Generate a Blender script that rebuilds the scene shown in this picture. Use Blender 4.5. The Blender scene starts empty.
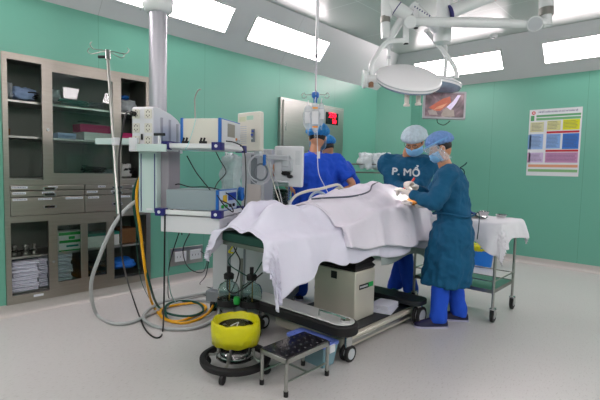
EXPO = 0.70
import bpy, math, random
from mathutils import Vector as V, Matrix, noise
from mathutils.bvhtree import BVHTree
random.seed(7)
PI = math.pi
COL = bpy.context.scene.collection
# ---------------------------------------------------------------- camera calibration
SC = .95; FPX = 438.5; YAW, PIT, ROL = .742, .071, .023
CAM = V((4.577, -7.469, 1.4))*SC
FW = V((-math.sin(YAW)*math.cos(PIT), math.cos(YAW)*math.cos(PIT), -math.sin(PIT)))
R0 = V((math.cos(YAW), math.sin(YAW), 0)); U0 = R0.cross(FW)
RT = R0*math.cos(ROL)+U0*math.sin(ROL); UP = -R0*math.sin(ROL)+U0*math.cos(ROL)
def at(u, v, d): return CAM+(FW+RT*((u-300)/FPX)-UP*((v-200)/FPX))*d      # point at real depth d
def onz(u, v, z=0.):
    r = FW+RT*((u-300)/FPX)-UP*((v-200)/FPX); return CAM+r*((z-CAM.z)/r.z)
# ---------------------------------------------------------------- mesh builder
WM = {}
def tag(o, label=None, cat=None, group=None, kind=None):
    if label: o['label'] = label
    if cat: o['category'] = cat
    if group: o['group'] = group
    if kind: o['kind'] = kind
    return o
def thing(name, label, cat, loc=(0, 0, 0), rz=0., group=None):
    o = bpy.data.objects.new(name, None); COL.objects.link(o); o.empty_display_size = .1
    o.location = loc; o.rotation_euler = (0, 0, rz)
    WM[o] = Matrix.Translation(V(loc)) @ Matrix.Rotation(rz, 4, 'Z')
    return tag(o, label, cat, group)
def catmull(pts, sub=6, closed=False):
    pts = [V(p) for p in pts]; n = len(pts)
    if n < 3: return pts
    out = []
    for i in range(n if closed else n-1):
        if closed: a, b, c, d = pts[i-1], pts[i], pts[(i+1) % n], pts[(i+2) % n]
        else: a, b, c, d = pts[max(i-1, 0)], pts[i], pts[i+1], pts[min(i+2, n-1)]
        for k in range(sub):
            t = k/sub
            out.append(.5*((2*b)+(c-a)*t+(2*a-5*b+4*c-d)*t*t+(3*b-a-3*c+d)*t**3))
    if not closed: out.append(pts[-1])
    return out
def frame(d):
    d = V(d).normalized(); a = V((0, 0, 1)) if abs(d.z) < .9 else V((1, 0, 0))
    x = a.cross(d).normalized(); return x, d.cross(x), d
class MB:
    def __init__(s, M=None): s.v = []; s.f = []; s.M = M
    def add(s, vs, fs):
        b = len(s.v)
        s.v += [(s.M @ V(p)) if s.M else V(p) for p in vs]; s.f += [tuple(b+i for i in f) for f in fs]; return s
    def box(s, x0, x1, y0, y1, z0, z1, M=None):
        p = [V((x, y, z)) for z in (z0, z1) for y in (y0, y1) for x in (x0, x1)]
        if M: p = [M @ q for q in p]
        return s.add(p, [(0, 2, 3, 1), (4, 5, 7, 6), (0, 1, 5, 4), (2, 6, 7, 3), (0, 4, 6, 2), (1, 3, 7, 5)])
    def loft(s, rings, cap=True, close=False):
        n = len(rings[0]); vs = [p for r in rings for p in r]; fs = []
        m = len(rings)
        for i in range(m if close else m-1):
            for j in range(n):
                a, b = i*n+j, i*n+(j+1) % n; c, d = ((i+1) % m)*n+(j+1) % n, ((i+1) % m)*n+j
                fs.append((a, b, c, d))
        if cap and not close: fs += [tuple(reversed(range(n))), tuple((m-1)*n+j for j in range(n))]
        return s.add(vs, fs)
    def cyl(s, p0, p1, r0, r1=None, n=16):
        r1 = r0 if r1 is None else r1; p0, p1 = V(p0), V(p1); x, y, _ = frame(p1-p0)
        return s.loft([[p+(x*math.cos(2*PI*k/n)+y*math.sin(2*PI*k/n))*r for k in range(n)] for p, r in ((p0, r0), (p1, r1))])
    def tube(s, pts, r, n=8, sub=6, closed=False, smooth=True, wob=None):
        P = catmull(pts, sub, closed) if smooth else [V(p) for p in pts]
        m = len(P); rings = []; x = None
        for i, p in enumerate(P):
            if closed: d = P[(i+1) % m]-P[i-1]
            else: d = P[min(i+1, m-1)]-P[max(i-1, 0)]
            d = d.normalized() if d.length > 1e-9 else V((0, 0, 1))
            if x is None: x = frame(d)[0]
            x = (x-d*x.dot(d)).normalized(); y = d.cross(x)
            rr = r(i/(m-1)) if callable(r) else r
            if wob: rr *= 1+wob*(i % 2)
            rings.append([p+(x*math.cos(2*PI*k/n)+y*math.sin(2*PI*k/n))*rr for k in range(n)])
        return s.loft(rings, close=closed)
    def lathe(s, prof, c=(0, 0, 0), axis=(0, 0, 1), n=24, cap=True):
        x, y, z = frame(axis); c = V(c)
        if abs(V(axis).normalized().z) > .999: x, y, z = V((1, 0, 0)), V((0, 1, 0)), V((0, 0, 1))
        return s.loft([[c+z*h+(x*math.cos(2*PI*k/n)+y*math.sin(2*PI*k/n))*max(r, 1e-4) for k in range(n)] for r, h in prof], cap)
    def ell(s, c, r, M=None, nu=20, nv=12, fn=None):
        c = V(c); rings = []
        for i in range(1, nv):
            t = PI*i/nv; ring = []
            for k in range(nu):
                a = 2*PI*k/nu; d = V((math.sin(t)*math.cos(a), math.sin(t)*math.sin(a), -math.cos(t)))
                q = V((d.x*r[0], d.y*r[1], d.z*r[2]))
                if fn: q = fn(q, d)
                ring.append(c+(M @ q if M else q))
            rings.append(ring)
        return s.loft(rings)
    def prism(s, poly, z0, z1, M=None):
        n = len(poly); p = [V((a, b, z)) for z in (z0, z1) for a, b in poly]
        if M: p = [M @ q for q in p]
        return s.add(p, [tuple(reversed(range(n))), tuple(range(n, 2*n))]+[(j, (j+1) % n, n+(j+1) % n, n+j) for j in range(n)])
    def rbox(s, x0, x1, y0, y1, z0, z1, r=.02, M=None, seg=5):
        poly = []
        for cx, cy, a0 in ((x1-r, y1-r, 0), (x0+r, y1-r, 90), (x0+r, y0+r, 180), (x1-r, y0+r, 270)):
            for k in range(seg+1):
                a = math.radians(a0+90*k/seg); poly.append((cx+r*math.cos(a), cy+r*math.sin(a)))
        return s.prism(poly, z0, z1, M)
    def build(s, name, mat, parent=None, bevel=0., angle=40, local=False, remesh=0., smooth_it=0, disp=None, solid=0., subs=0):
        me = bpy.data.meshes.new(name); vs = s.v
        o = bpy.data.objects.new(name, me); COL.objects.link(o)
        if parent is not None:
            o.parent = parent; W = WM[parent]
            if not local: inv = W.inverted(); vs = [inv @ p for p in vs]
            WM[o] = W.copy()
        elif not local:
            xs = [p.x for p in vs]; ys = [p.y for p in vs]; z = min(p.z for p in vs)
            c = V(((min(xs)+max(xs))/2, (min(ys)+max(ys))/2, z)); vs = [p-c for p in vs]; o.location = c
            WM[o] = Matrix.Translation(c)
        else: WM[o] = Matrix.Identity(4)
        me.from_pydata([tuple(p) for p in vs], [], s.f); me.update()
        me.polygons.foreach_set('use_smooth', [True]*len(me.polygons))
        me.set_sharp_from_angle(angle=math.radians(angle))
        me.materials.append(mat)
        if solid:
            m = o.modifiers.new('s', 'SOLIDIFY'); m.thickness = solid; m.offset = 0
        if remesh:
            m = o.modifiers.new('r', 'REMESH'); m.mode = 'VOXEL'; m.voxel_size = remesh; m.use_smooth_shade = True
        if smooth_it:
            m = o.modifiers.new('sm', 'SMOOTH'); m.iterations = smooth_it; m.factor = .5
        if subs:
            m = o.modifiers.new('ss', 'SUBSURF'); m.levels = subs; m.render_levels = subs
        if disp:
            t = bpy.data.textures.new('wrinkle', 'CLOUDS'); t.noise_scale = disp[1]; t.noise_depth = 2
            m = o.modifiers.new('d', 'DISPLACE'); m.texture = t; m.strength = disp[0]; m.mid_level = .5; m.texture_coords = 'LOCAL'
        if bevel:
            m = o.modifiers.new('b', 'BEVEL'); m.width = bevel; m.segments = 2; m.limit_method = 'ANGLE'; m.angle_limit = math.radians(40)
        return o
# ---------------------------------------------------------------- materials
def lin(h):
    if not isinstance(h, str): return tuple(h)+(1,)
    c = [int(h[i:i+2], 16)/255 for i in (0, 2, 4)]
    return tuple(x/12.92 if x <= .04045 else ((x+.055)/1.055)**2.4 for x in c)+(1,)
MATS = {}
def mat(name, col, rough=.5, metal=0., var=.06, nscale=6., bump=0., bscale=30., trans=0., emit=0., alpha=1., ior=1.45, sheen=0., aniso=None, coat=0.):
    if name in MATS: return MATS[name]
    m = bpy.data.materials.new(name); m.use_nodes = True; N = m.node_tree.nodes; L = m.node_tree.links
    b = N['Principled BSDF']; c = lin(col)
    tc = N.new('ShaderNodeTexCoord'); nz = N.new('ShaderNodeTexNoise'); nz.inputs['Scale'].default_value = nscale; nz.inputs['Detail'].default_value = 4
    src = tc.outputs['Object']
    if aniso:
        mp = N.new('ShaderNodeMapping'); mp.inputs['Scale'].default_value = aniso; L.new(src, mp.inputs[0]); src = mp.outputs[0]
    L.new(src, nz.inputs['Vector'])
    mx = N.new('ShaderNodeMix'); mx.data_type = 'RGBA'
    mx.inputs[6].default_value = tuple(x*(1-var) for x in c[:3])+(1,); mx.inputs[7].default_value = tuple(min(1, x*(1+var)) for x in c[:3])+(1,)
    L.new(nz.outputs[0], mx.inputs[0]); L.new(mx.outputs[2], b.inputs['Base Color'])
    b.inputs['Roughness'].default_value = rough; b.inputs['Metallic'].default_value = metal; b.inputs['IOR'].default_value = ior
    b.inputs['Transmission Weight'].default_value = trans; b.inputs['Alpha'].default_value = alpha
    if sheen: b.inputs['Sheen Weight'].default_value = sheen
    if coat: b.inputs['Coat Weight'].default_value = coat
    if emit:
        L.new(mx.outputs[2], b.inputs['Emission Color']); b.inputs['Emission Strength'].default_value = emit
    if bump:
        n2 = N.new('ShaderNodeTexNoise'); n2.inputs['Scale'].default_value = bscale; n2.inputs['Detail'].default_value = 5
        L.new(src, n2.inputs['Vector'])
        bp = N.new('ShaderNodeBump'); bp.inputs['Strength'].default_value = bump; bp.inputs['Distance'].default_value = .02
        L.new(n2.outputs[0], bp.inputs['Height']); L.new(bp.outputs[0], b.inputs['Normal'])
    MATS[name] = m; return m
def seam_mat(name, col, axis, first, step, rough=.32, line=.72, axis2=None, first2=0, step2=1, width=.005):
    m = mat(name, col, rough, var=.03, nscale=1.2); N = m.node_tree.nodes; L = m.node_tree.links; b = N['Principled BSDF']
    g = N.new('ShaderNodeNewGeometry'); sp = N.new('ShaderNodeSeparateXYZ'); L.new(g.outputs['Position'], sp.inputs[0])
    def lines(ax, fi, st):
        a = N.new('ShaderNodeMath'); a.operation = 'SUBTRACT'; L.new(sp.outputs[ax], a.inputs[0]); a.inputs[1].default_value = fi-st*50-width/2
        q = N.new('ShaderNodeMath'); q.operation = 'FLOORED_MODULO'; L.new(a.outputs[0], q.inputs[0]); q.inputs[1].default_value = st
        w = N.new('ShaderNodeMath'); w.operation = 'LESS_THAN'; L.new(q.outputs[0], w.inputs[0]); w.inputs[1].default_value = width
        return w.outputs[0]
    s = lines(axis, first, step)
    if axis2 is not None:
        mxm = N.new('ShaderNodeMath'); mxm.operation = 'MAXIMUM'; L.new(s, mxm.inputs[0]); L.new(lines(axis2, first2, step2), mxm.inputs[1]); s = mxm.outputs[0]
    old = b.inputs['Base Color'].links[0].from_socket
    mx = N.new('ShaderNodeMix'); mx.data_type = 'RGBA'; L.new(s, mx.inputs[0]); L.new(old, mx.inputs[6])
    mx.inputs[7].default_value = tuple(x*line for x in lin(col)[:3])+(1,)
    L.new(mx.outputs[2], b.inputs['Base Color']); return m
WALLC = '6AAB96'
M_wl = seam_mat('wall_panel_left', WALLC, 1, -2.82, 1.22)
M_wb = seam_mat('wall_panel_back', WALLC, 0, 3.12, 1.25)
M_wall = mat('wall_panel', WALLC, .32, var=.03)
M_sof = seam_mat('soffit_left', 'C4C8C9', 1, -2.82, 2.44, rough=.4)
M_sofb = mat('soffit', 'C4C8C9', .4, var=.03, nscale=1.)
M_ceil = seam_mat('ceiling_panel', 'A3ABA8', 0, 1.25, 1.2, rough=.3, line=1.35, axis2=1, first2=-1.6, step2=1.2, width=.012)
M_cove = mat('vinyl_coving', 'B9B5B0', .45, var=.05, nscale=30)
M_ss = mat('brushed_steel', 'A9A9A4', .3, 1., var=.1, nscale=5, aniso=(1, 1, 14))
M_sscab = mat('cabinet_steel', '9C978E', .33, 1., var=.12, nscale=5, aniso=(1, 1, 14))
M_ssd = mat('steel_dull', '8E8E88', .38, 1., var=.12, nscale=4, aniso=(1, 10, 1))
M_chrome = mat('polished_chrome', 'C9C9C9', .13, 1., var=.03)
M_blk = mat('black_plastic', '0B0B0C', .42, var=.2)
M_rub = mat('black_rubber', '111112', .6, var=.2)
M_wht = mat('white_plastic', 'D6D8DB', .35, var=.02)
M_wenam = mat('white_enamel', 'DCE0E0', .25, var=.02, coat=.3)
M_gry = mat('light_grey_plastic', 'BBC0C4', .4, var=.03)
M_mgry = mat('mid_grey_plastic', '6E757B', .45, var=.05)
M_cream = mat('cream_plastic', 'D3D2C6', .4, var=.03)
M_blue = mat('cobalt_plastic', '1D3F9E', .35, var=.05)
M_navy = mat('navy_plastic', '22206A', .35, var=.05)
M_azure = mat('azure_plastic', '1763B4', .35, var=.05)
M_glass = mat('clear_glass', 'DDEDE8', .01, trans=1., var=0, ior=1.35)
M_clear = mat('clear_plastic_sheet', 'E8EEEE', .12, alpha=.16, var=.02, bump=.5, bscale=12)
M_film = mat('plastic_bag_film', 'D4DCE0', .22, alpha=.5, var=.3, nscale=18, bump=1., bscale=16)
def box_w(name, m, x0, x1, y0, y1, z0, z1, parent=None, bevel=.004, **k):
    return MB().box(x0, x1, y0, y1, z0, z1).build(name, m, parent, bevel=bevel, **k)
# ---------------------------------------------------------------- the room
HW, SWD, SDZ = 2.744, .439, .546
HC = HW+SDZ; RX, RY = 7.2, -9.8; CH = .40
def struct(o): o['kind'] = 'structure'; return o
CY0, CY1, CZ0, CZ1 = -6.063, -4.735, .10, 2.245     # cabinet recess
def quads(name, m, qs):
    b = MB()
    for q in qs: b.add(q, [tuple(range(len(q)))])
    return struct(b.build(name, m))
ml = fl = None
fm = mat('vinyl_floor', 'BEBDBB', .3, var=.03, nscale=1.5)
N = fm.node_tree.nodes; L = fm.node_tree.links; b = N['Principled BSDF']
g = N.new('ShaderNodeNewGeometry'); mp = N.new('ShaderNodeMapping'); mp.inputs['Scale'].default_value = (110, 32, 1); mp.inputs['Rotation'].default_value = (0, 0, .5)
L.new(g.outputs['Position'], mp.inputs[0]); nz = N.new('ShaderNodeTexNoise'); nz.inputs['Scale'].default_value = 1; nz.inputs['Detail'].default_value = 3; L.new(mp.outputs[0], nz.inputs['Vector'])
cr = N.new('ShaderNodeValToRGB'); cr.color_ramp.elements[0].position = .30; cr.color_ramp.elements[0].color = (.80, .79, .77, 1); cr.color_ramp.elements[1].position = .42; cr.color_ramp.elements[1].color = (1, 1, 1, 1)
L.new(nz.outputs[0], cr.inputs[0]); mx = N.new('ShaderNodeMix'); mx.data_type = 'RGBA'; mx.blend_type = 'MULTIPLY'; mx.inputs[0].default_value = 1
old = b.inputs['Base Color'].links[0].from_socket; L.new(old, mx.inputs[6]); L.new(cr.outputs[0], mx.inputs[7]); L.new(mx.outputs[2], b.inputs['Base Color'])
struct(box_w('floor', fm, -.06, RX+.06, RY-.06, .06, -.08, 0, bevel=0))
struct(box_w('ceiling', M_ceil, SWD-.1, RX-SWD+.1, RY+SWD-.1, -SWD+.1, HC, HC+.06, bevel=0))
b = MB()
b.box(-.05, 0, RY, CY0, 0, HW+.02); b.box(-.05, 0, CY1, 0, 0, HW+.02); b.box(-.05, 0, CY0, CY1, CZ1, HW+.02); b.box(-.05, 0, CY0, CY1, 0, CZ0)
struct(b.build('wall_left', M_wl))
struct(box_w('wall_back', M_wb, 0, RX, 0, .05, 0, HW+.02, bevel=0))
struct(box_w('wall_right', M_wall, RX, RX+.05, RY, 0, 0, HW+.02, bevel=0))
struct(box_w('wall_front', M_wall, 0, RX, RY-.05, RY, 0, HW+.02, bevel=0))
struct(MB().prism([(0, -CH), (CH*1.15, 0), (0, 0)], 0, HW+.28).build('wall_corner', M_wall))
def soffit(name, A, B, C_, D, m):   # sloped strip, thin slab
    n = V((0, 0, .05)); A, B, C_, D = map(V, (A, B, C_, D))
    p = [A, B, C_, D, A+n, B+n, C_+n, D+n]
    return struct(MB().add(p, [(0, 1, 2, 3), (7, 6, 5, 4), (0, 4, 5, 1), (1, 5, 6, 2), (2, 6, 7, 3), (3, 7, 4, 0)]).build(name, m))
w = SWD
soffit('trim_1', (0, RY, HW), (0, 0, HW), (w, -w, HC), (w, RY+w, HC), M_sof)
soffit('trim_2', (0, 0, HW), (RX, 0, HW), (RX-w, -w, HC), (w, -w, HC), M_sofb)
soffit('trim_3', (RX, 0, HW), (RX, RY, HW), (RX-w, RY+w, HC), (RX-w, -w, HC), M_sofb)
soffit('trim_4', (RX, RY, HW), (0, RY, HW), (w, RY+w, HC), (RX-w, RY+w, HC), M_sofb)
def cove(name, p0, p1, nrm):
    p0, p1, nrm = V(p0), V(p1), V(nrm); rings = []
    prof = [(0, .10), (.004, .10), (.006, .05), (.014, .022), (.035, .006), (.05, .001), (.05, 0), (0, 0)]
    for p in (p0, p1): rings.append([p+nrm*a+V((0, 0, z)) for a, z in prof])
    return struct(MB().loft(rings).build(name, M_cove))
cove('baseboard_left', (0, RY, 0), (0, -CH, 0), (1, 0, 0))
cove('baseboard_back', (CH*1.15, 0, 0), (RX, 0, 0), (0, -1, 0))
cove('baseboard_right', (RX, 0, 0), (RX, RY, 0), (-1, 0, 0))
cove('baseboard_corner', (0, -CH, 0), (CH*1.15, 0, 0), (.656, -.755, 0))
# lights set into the sloped soffits
M_dif = mat('light_diffuser', (1., .87, .90), .5, var=0, emit=1.0)
LIGHT_E = 12.0
M_dif.node_tree.nodes['Principled BSDF'].inputs['Emission Strength'].default_value = LIGHT_E
M_lfr = mat('light_frame_enamel', 'CFD3D2', .4, var=.02)
def soffit_light(side, a0, a1, label):
    t0, t1 = .285, .70
    if side == 'L': O, U, Vv = V((0, a0, HW)), V((0, 1, 0)), V((w, 0, SDZ))
    elif side == 'B': O, U, Vv = V((a0, 0, HW)), V((1, 0, 0)), V((0, -w, SDZ))
    elif side == 'R': O, U, Vv = V((RX, a0, HW)), V((0, 1, 0)), V((-w, 0, SDZ))
    else: O, U, Vv = V((a0, RY, HW)), V((1, 0, 0)), V((0, w, SDZ))
    Ln = a1-a0; vl = Vv.length; vn = Vv.normalized(); nn = U.cross(vn)
    if nn.z > 0: nn = -nn
    M = Matrix.Translation(O) @ Matrix((U, vn, nn)).transposed().to_4x4()
    c = M @ V((Ln/2, vl*(t0+t1)/2, 0))
    t = thing('ceiling_light', label, 'light', c, 0, 'recessed lights in the sloping ceiling edge')
    y0, y1 = t0*vl, t1*vl; e = .022
    fr = MB(M)
    fr.box(-e, Ln+e, y0-e, y0, -.004, .012); fr.box(-e, Ln+e, y1, y1+e, -.004, .012)
    fr.box(-e, 0, y0, y1, -.004, .012); fr.box(Ln, Ln+e, y0, y1, -.004, .012)
    fr.build('frame', M_lfr, t, bevel=.002)
    MB(M).box(0, Ln, y0, y1, -.003, .006).build('diffuser', M_dif, t)
    for q in (.25, .75):
        for yy in (y0-e-.008, y1+e+.008):
            MB(M).cyl((Ln*q, yy, 0), (Ln*q, yy, .006), .006, n=8).build('clip', M_ssd, t)
soffit_light('L', -5.23, -3.862, 'recessed ceiling light behind the top of the grey hanging column')
soffit_light('L', -3.515, -2.15, 'recessed ceiling light crossed by the thin hanging drip rod')
soffit_light('B', .66, 2.03, 'recessed ceiling light above the wall screen and lamp head')
soffit_light('B', 2.60, 3.97, 'recessed ceiling light at the upper right, above the poster')
for a in (-8.9, -7.1): soffit_light('L', a, a+1.37, 'recessed ceiling light on the cabinet wall, outside the picture')
soffit_light('B', 4.9, 6.27, 'recessed ceiling light on the poster wall, outside the picture')
for a in (-8.6, -6.4, -4.2, -2.2): soffit_light('R', a, a+1.37, 'recessed ceiling light on the wall opposite the cabinet')
for a in (1.2, 3.3, 5.2): soffit_light('F', a, a+1.37, 'recessed ceiling light on the wall behind the camera')
for x_, y_, lb in ((5.0, -4.9, 'added square fill panel over the instrument cart side, outside the picture'), (3.7, -7.7, 'added square fill panel behind the camera, outside the picture')):  # unseen fill panels, added to brighten the floor and the near side of the drapes
    t = thing('ceiling_light', lb, 'light', (x_, y_, HC-.02), 0, 'added fill panels outside the picture')
    for a in ((-.34, .34, -.34, -.30), (-.34, .34, .30, .34), (-.34, -.30, -.30, .30), (.30, .34, -.30, .30)): MB().box(x_+a[0], x_+a[1], y_+a[2], y_+a[3], HC-.02, HC).build('frame', M_lfr, t)
    MB().box(x_-.30, x_+.30, y_-.30, y_+.30, HC-.015, HC-.002).build('diffuser', M_dif, t)
d = thing('smoke_detector', 'small round white smoke detector on the ceiling edge above the long lamp arm', 'detector', (2.02, -.56, HC))
MB().lathe([(.055, 0), (.055, -.018), (.045, -.03), (.02, -.042), (.001, -.043)][::-1], (2.02, -.56, HC)).build('housing', M_wht, d)
MB().lathe([(.022, -.04), (.022, -.047), (.001, -.048)][::-1], (2.02, -.56, HC)).build('sensor', M_mgry, d)
# ---------------------------------------------------------------- built-in steel cabinet
CD = .42
cab = thing('instrument_cabinet', 'tall stainless steel cabinet built into the green wall, with glass doors and labelled drawers', 'cabinet', (-.2, (CY0+CY1)/2, CZ0))
fx0, fx1 = -.02, .022
b = MB()
b.box(-CD, -CD+.01, CY0, CY1, CZ0, CZ1); b.box(-CD, fx0, CY0, CY0+.012, CZ0, CZ1); b.box(-CD, fx0, CY1-.012, CY1, CZ0, CZ1)
b.box(-CD, fx0, CY0, CY1, CZ1-.012, CZ1); b.box(-CD, fx0, CY0, CY1, CZ0, CZ0+.012)
b.build('body', mat('cabinet_interior', '6C716A', .5, .4), cab)
b = MB()
b.box(fx0, fx1, CY0, CY0+.04, CZ0, CZ1); b.box(fx0, fx1, CY1-.05, CY1, CZ0, CZ1); b.box(fx0, fx1, CY0+.04, CY1-.05, CZ1-.055, CZ1)
b.box(fx0, fx1, CY0+.04, CY1-.05, CZ0, .175); b.box(fx0, fx1, CY0+.04, CY1-.05, .81, .865); b.box(fx0, fx1, CY0+.04, CY1-.05, 1.135, 1.18)
b.build('frame', M_sscab, cab)
def shelf(z, y0=CY0+.012, y1=CY1-.012): MB().box(-CD+.01, -.045, y0, y1, z-.02, z).build('shelf', M_ss, cab, bevel=.002)
for z in (1.56, 1.865, 1.19): shelf(z)
shelf(.50); shelf(.18)
MB().box(-CD+.01, -.03, -5.40, -5.385, .18, .81).build('divider', M_ssd, cab)
def door(y0, y1, z0, z1, x, st0, st1, name='sliding_door'):
    b = MB(); b.box(x, x+.022, y0, y0+st0, z0, z1); b.box(x, x+.022, y1-st1, y1, z0, z1)
    b.box(x, x+.022, y0+st0, y1-st1, z0, z0+.06); b.box(x, x+.022, y0+st0, y1-st1, z1-.05, z1)
    d = b.build(name, M_sscab, cab)
    MB().box(x+.008, x+.013, y0+st0, y1-st1, z0+.06, z1-.05).build('glass', M_glass, d)
    MB().cyl((x+.022, y0+st0/2, (z0+z1)/2-.06), (x+.028, y0+st0/2, (z0+z1)/2-.06), .013, n=14).build('lock', M_chrome, d)
    return d
door(-5.764, -5.05, 1.18, 2.19, .0, .085, .085)
door(-5.73, -5.13, .175, .81, .0, .075, .075)
MB().box(.0, .02, -5.45, -5.385, .235, .76).build('mullion', M_sscab, cab, bevel=.003)
M_lab = mat('label_tape', 'D4D8E0', .5, var=.03)
M_ink = mat('label_ink', '3A4258', .6, var=.1)
def drawer(y0, y1, z0, z1, labels):
    d = MB().box(.0, .024, y0+.004, y1-.004, z0+.004, z1-.004).build('drawer', M_sscab, cab, bevel=.003)
    yc = (y0+y1)/2; zc = (z0+z1)/2-.01
    MB().rbox(-.055, .055, -.016, .016, 0, .004, .014, Matrix.Translation((.024, yc, zc)) @ Matrix(((0, 0, 1, 0), (1, 0, 0, 0), (0, 1, 0, 0), (0, 0, 0, 1)))).build('handle', M_chrome, d)
    MB().rbox(-.042, .042, -.009, .009, 0, .0055, .008, Matrix.Translation((.024, yc, zc)) @ Matrix(((0, 0, 1, 0), (1, 0, 0, 0), (0, 1, 0, 0), (0, 0, 0, 1)))).build('handle_recess', M_blk, d)
    for f, l in labels:
        yy = y0+(y1-y0)*f
        MB().box(.024, .0255, yy, yy+l, z1-.03, z1-.012).build('label', M_lab, d)
        q = MB(); k = yy+.006; random.seed(int(abs(yy)*1000))
        while k < yy+l-.012:
            s_ = random.uniform(.005, .012); q.box(.0255, .0259, k, k+s_, z1-.024, z1-.018); k += s_+.004
        q.build('lettering', M_ink, d)
for y0, y1, ls in ((CY0+.04, -5.41, [(.02, .12), (.48, .08)]), (-5.41, CY1-.05, [(.2, .07), (.75, .07)])):
    drawer(y0, y1, 1.085, 1.135, ls); drawer(y0, y1, 1.03, 1.085, [(.03, .1), (.4, .1)])
drawer(CY0+.04, -5.41, .865, 1.03, [(.03, .11), (.35, .11), (.72, .15)])
drawer(-5.41, CY1-.05, .865, 1.03, [(.05, .1), (.55, .1)])
MB().box(.022, .0235, -5.86, -5.78, .135, .155).build('label', M_lab, cab)
# contents ------------------------------------------------
M_linen = mat('folded_linen', 'C9CBD8', .85, var=.05, bump=.3)
def linen(x, y, z, wx, wy, h, label, grp, rot=0):
    p = MB(); M = Matrix.Translation((x, y, z)) @ Matrix.Rotation(rot, 4, 'Z')
    rings = []
    for k in range(7):
        a = k/6; yy = -wy/2+wy*a; rr = []
        for (cx, cz) in ((-wx/2, .1), (-wx/2, .9), (0, 1.04), (wx/2-.01, 1), (wx/2, .78), (wx/2-.008, .52), (wx/2, .3), (wx/2-.01, 0), (0, 0)):
            rr.append(M @ V((cx, yy, h*(cz+(.04*math.sin(k*2+cx*20) if cz > .5 else 0)))))
        rings.append(rr)
    return tag(p.loft(rings).build('folded_linen', M_linen, smooth_it=0, angle=60), label, 'linen', grp)
n_ = ['bottom', 'second lowest', 'third from bottom', 'fourth from bottom', 'fifth from bottom', 'sixth from bottom', 'second highest', 'topmost']
for k in range(8): linen(-.16+.006*math.sin(k*3), -5.905+.01*math.sin(k*2), .181+k*.034, .24, .21, .032, 'folded white sheet, %s in the lower left cabinet bay' % n_[k], 'folded white sheets in the left bay', .05*math.sin(k*5))
for k in range(8): linen(-.17+.004*math.sin(k*3), -5.59+.01*math.sin(k*2+1), .181+k*.037, .22, .17, .035, 'folded white sheet, %s, behind lower glass door' % n_[k], 'folded white sheets behind glass', .04*math.sin(k*7))
for k in range(7): linen(-.18, -5.745+.006*math.sin(k*2+1), .181+k*.040, .17, .075, .037, 'narrow folded towel, %s of the stack beside the door stile' % (['bottom', 'second', 'third', 'middle', 'fifth', 'sixth', 'topmost'][k]), 'folded towels by the door stile')
def carton(name, m, x0, x1, y0, y1, z0, z1, label, cat='box', lid=None, grp=None, strip=None):
    t = thing(name, label, cat, ((x0+x1)/2, (y0+y1)/2, z0), 0, grp)
    MB().box(x0, x1, y0, y1, z0, z1-.012).build('carton', m, t, bevel=.003)
    MB().box(x0-.002, x1+.002, y0-.002, y1+.002, z1-.03, z1).build('lid', lid or m, t, bevel=.003)
    if strip:
        for (fz0, fz1, fy0, fy1, mm) in strip:
            MB().box(x1+.002, x1+.0035, y0+(y1-y0)*fy0, y0+(y1-y0)*fy1, z0+(z1-z0)*fz0, z0+(z1-z0)*fz1).build('printed_band', mm, t)
    return t
M_green = mat('green_print', '1E9A3C', .5); M_paper = mat('white_card', 'DADCD8', .6); M_mag = mat('magenta_card', 'B3195F', .5); M_teal = mat('teal_card', '1C7F6E', .5)
M_lblue = mat('pale_blue_wrap', '8FA8CC', .6, bump=.3); M_brown = mat('brown_card', '6F4B2A', .7)
carton('glove_carton', M_paper, -.2, -.06, -5.62, -5.40, .501, .685, 'white and green carton behind the lower glass door', strip=[(.82, .97, 0, 1, M_green), (.42, .56, .02, .98, M_green), (.6, .75, .4, .65, M_green), (.2, .3, .3, .8, M_teal), (.0, .06, 0, 1, M_green)])
carton('supply_carton', M_paper, -.26, -.08, -5.37, -5.03, .501, .64, 'white carton with teal lid in the lower middle of the cabinet', lid=M_teal)
carton('brown_carton', M_brown, -.3, -.1, -5.0, -4.84, .501, .66, 'brown card box at the lower right of the cabinet')
carton('magenta_carton', M_mag, -.28, -.1, -5.40, -5.10, 1.64, 1.715, 'flat magenta box lying on top of a white box behind the glass', grp=None)
carton('white_carton', M_paper, -.28, -.08, -5.37, -5.10, 1.561, 1.638, 'white box lying under the magenta box')
carton('small_carton', M_lblue, -.24, -.09, -5.60, -5.44, 1.561, 1.615, 'low pale blue box on the middle shelf behind the glass')
carton('red_carton', M_mag, -.26, -.1, -4.99, -4.86, 1.561, 1.66, 'small magenta box in the upper right bay of the cabinet')
carton('tan_box', M_brown, -.2, -.1, -6.03, -5.98, 1.561, 1.62, 'tiny tan box at the left end of the middle shelf')
carton('flat_carton', M_teal, -.26, -.1, -5.52, -5.38, 1.191, 1.24, 'low dark teal case on the glass bay bottom shelf')
def blobpack(name, m, c, r, label, cat, amp=.25, seed=0, parent=None, sq=.6):
    def fn(q, d):
        s = 1+amp*(noise.noise(d*2.2+V((seed, 0, 0)))+.5*noise.noise(d*5+V((seed, 3, 0))))
        k = max(abs(d.x), abs(d.y), abs(d.z)); s *= (1-sq)+sq/k
        return q*s
    o = MB().ell((c[0], c[1], c[2]), r, nu=28, nv=18, fn=fn).build(name, m, parent, angle=70)
    return tag(o, label, cat) if parent is None else o
blobpack('wrapped_pack', M_lblue, (-.2, -5.86, 1.94), (.1, .10, .055), 'pale blue wrapped pack in the top left bay of the cabinet', 'pack', seed=1)
blobpack('clear_bag', M_film, (-.2, -5.99, 1.95), (.09, .05, .07), 'clear plastic bag against the left side of the top shelf', 'bag', seed=2)
blobpack('clear_bag', M_film, (-.16, -4.92, 1.94), (.1, .09, .06), 'clear bag of supplies in the upper right bay, under the blue pack', 'bag', seed=3)
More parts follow.
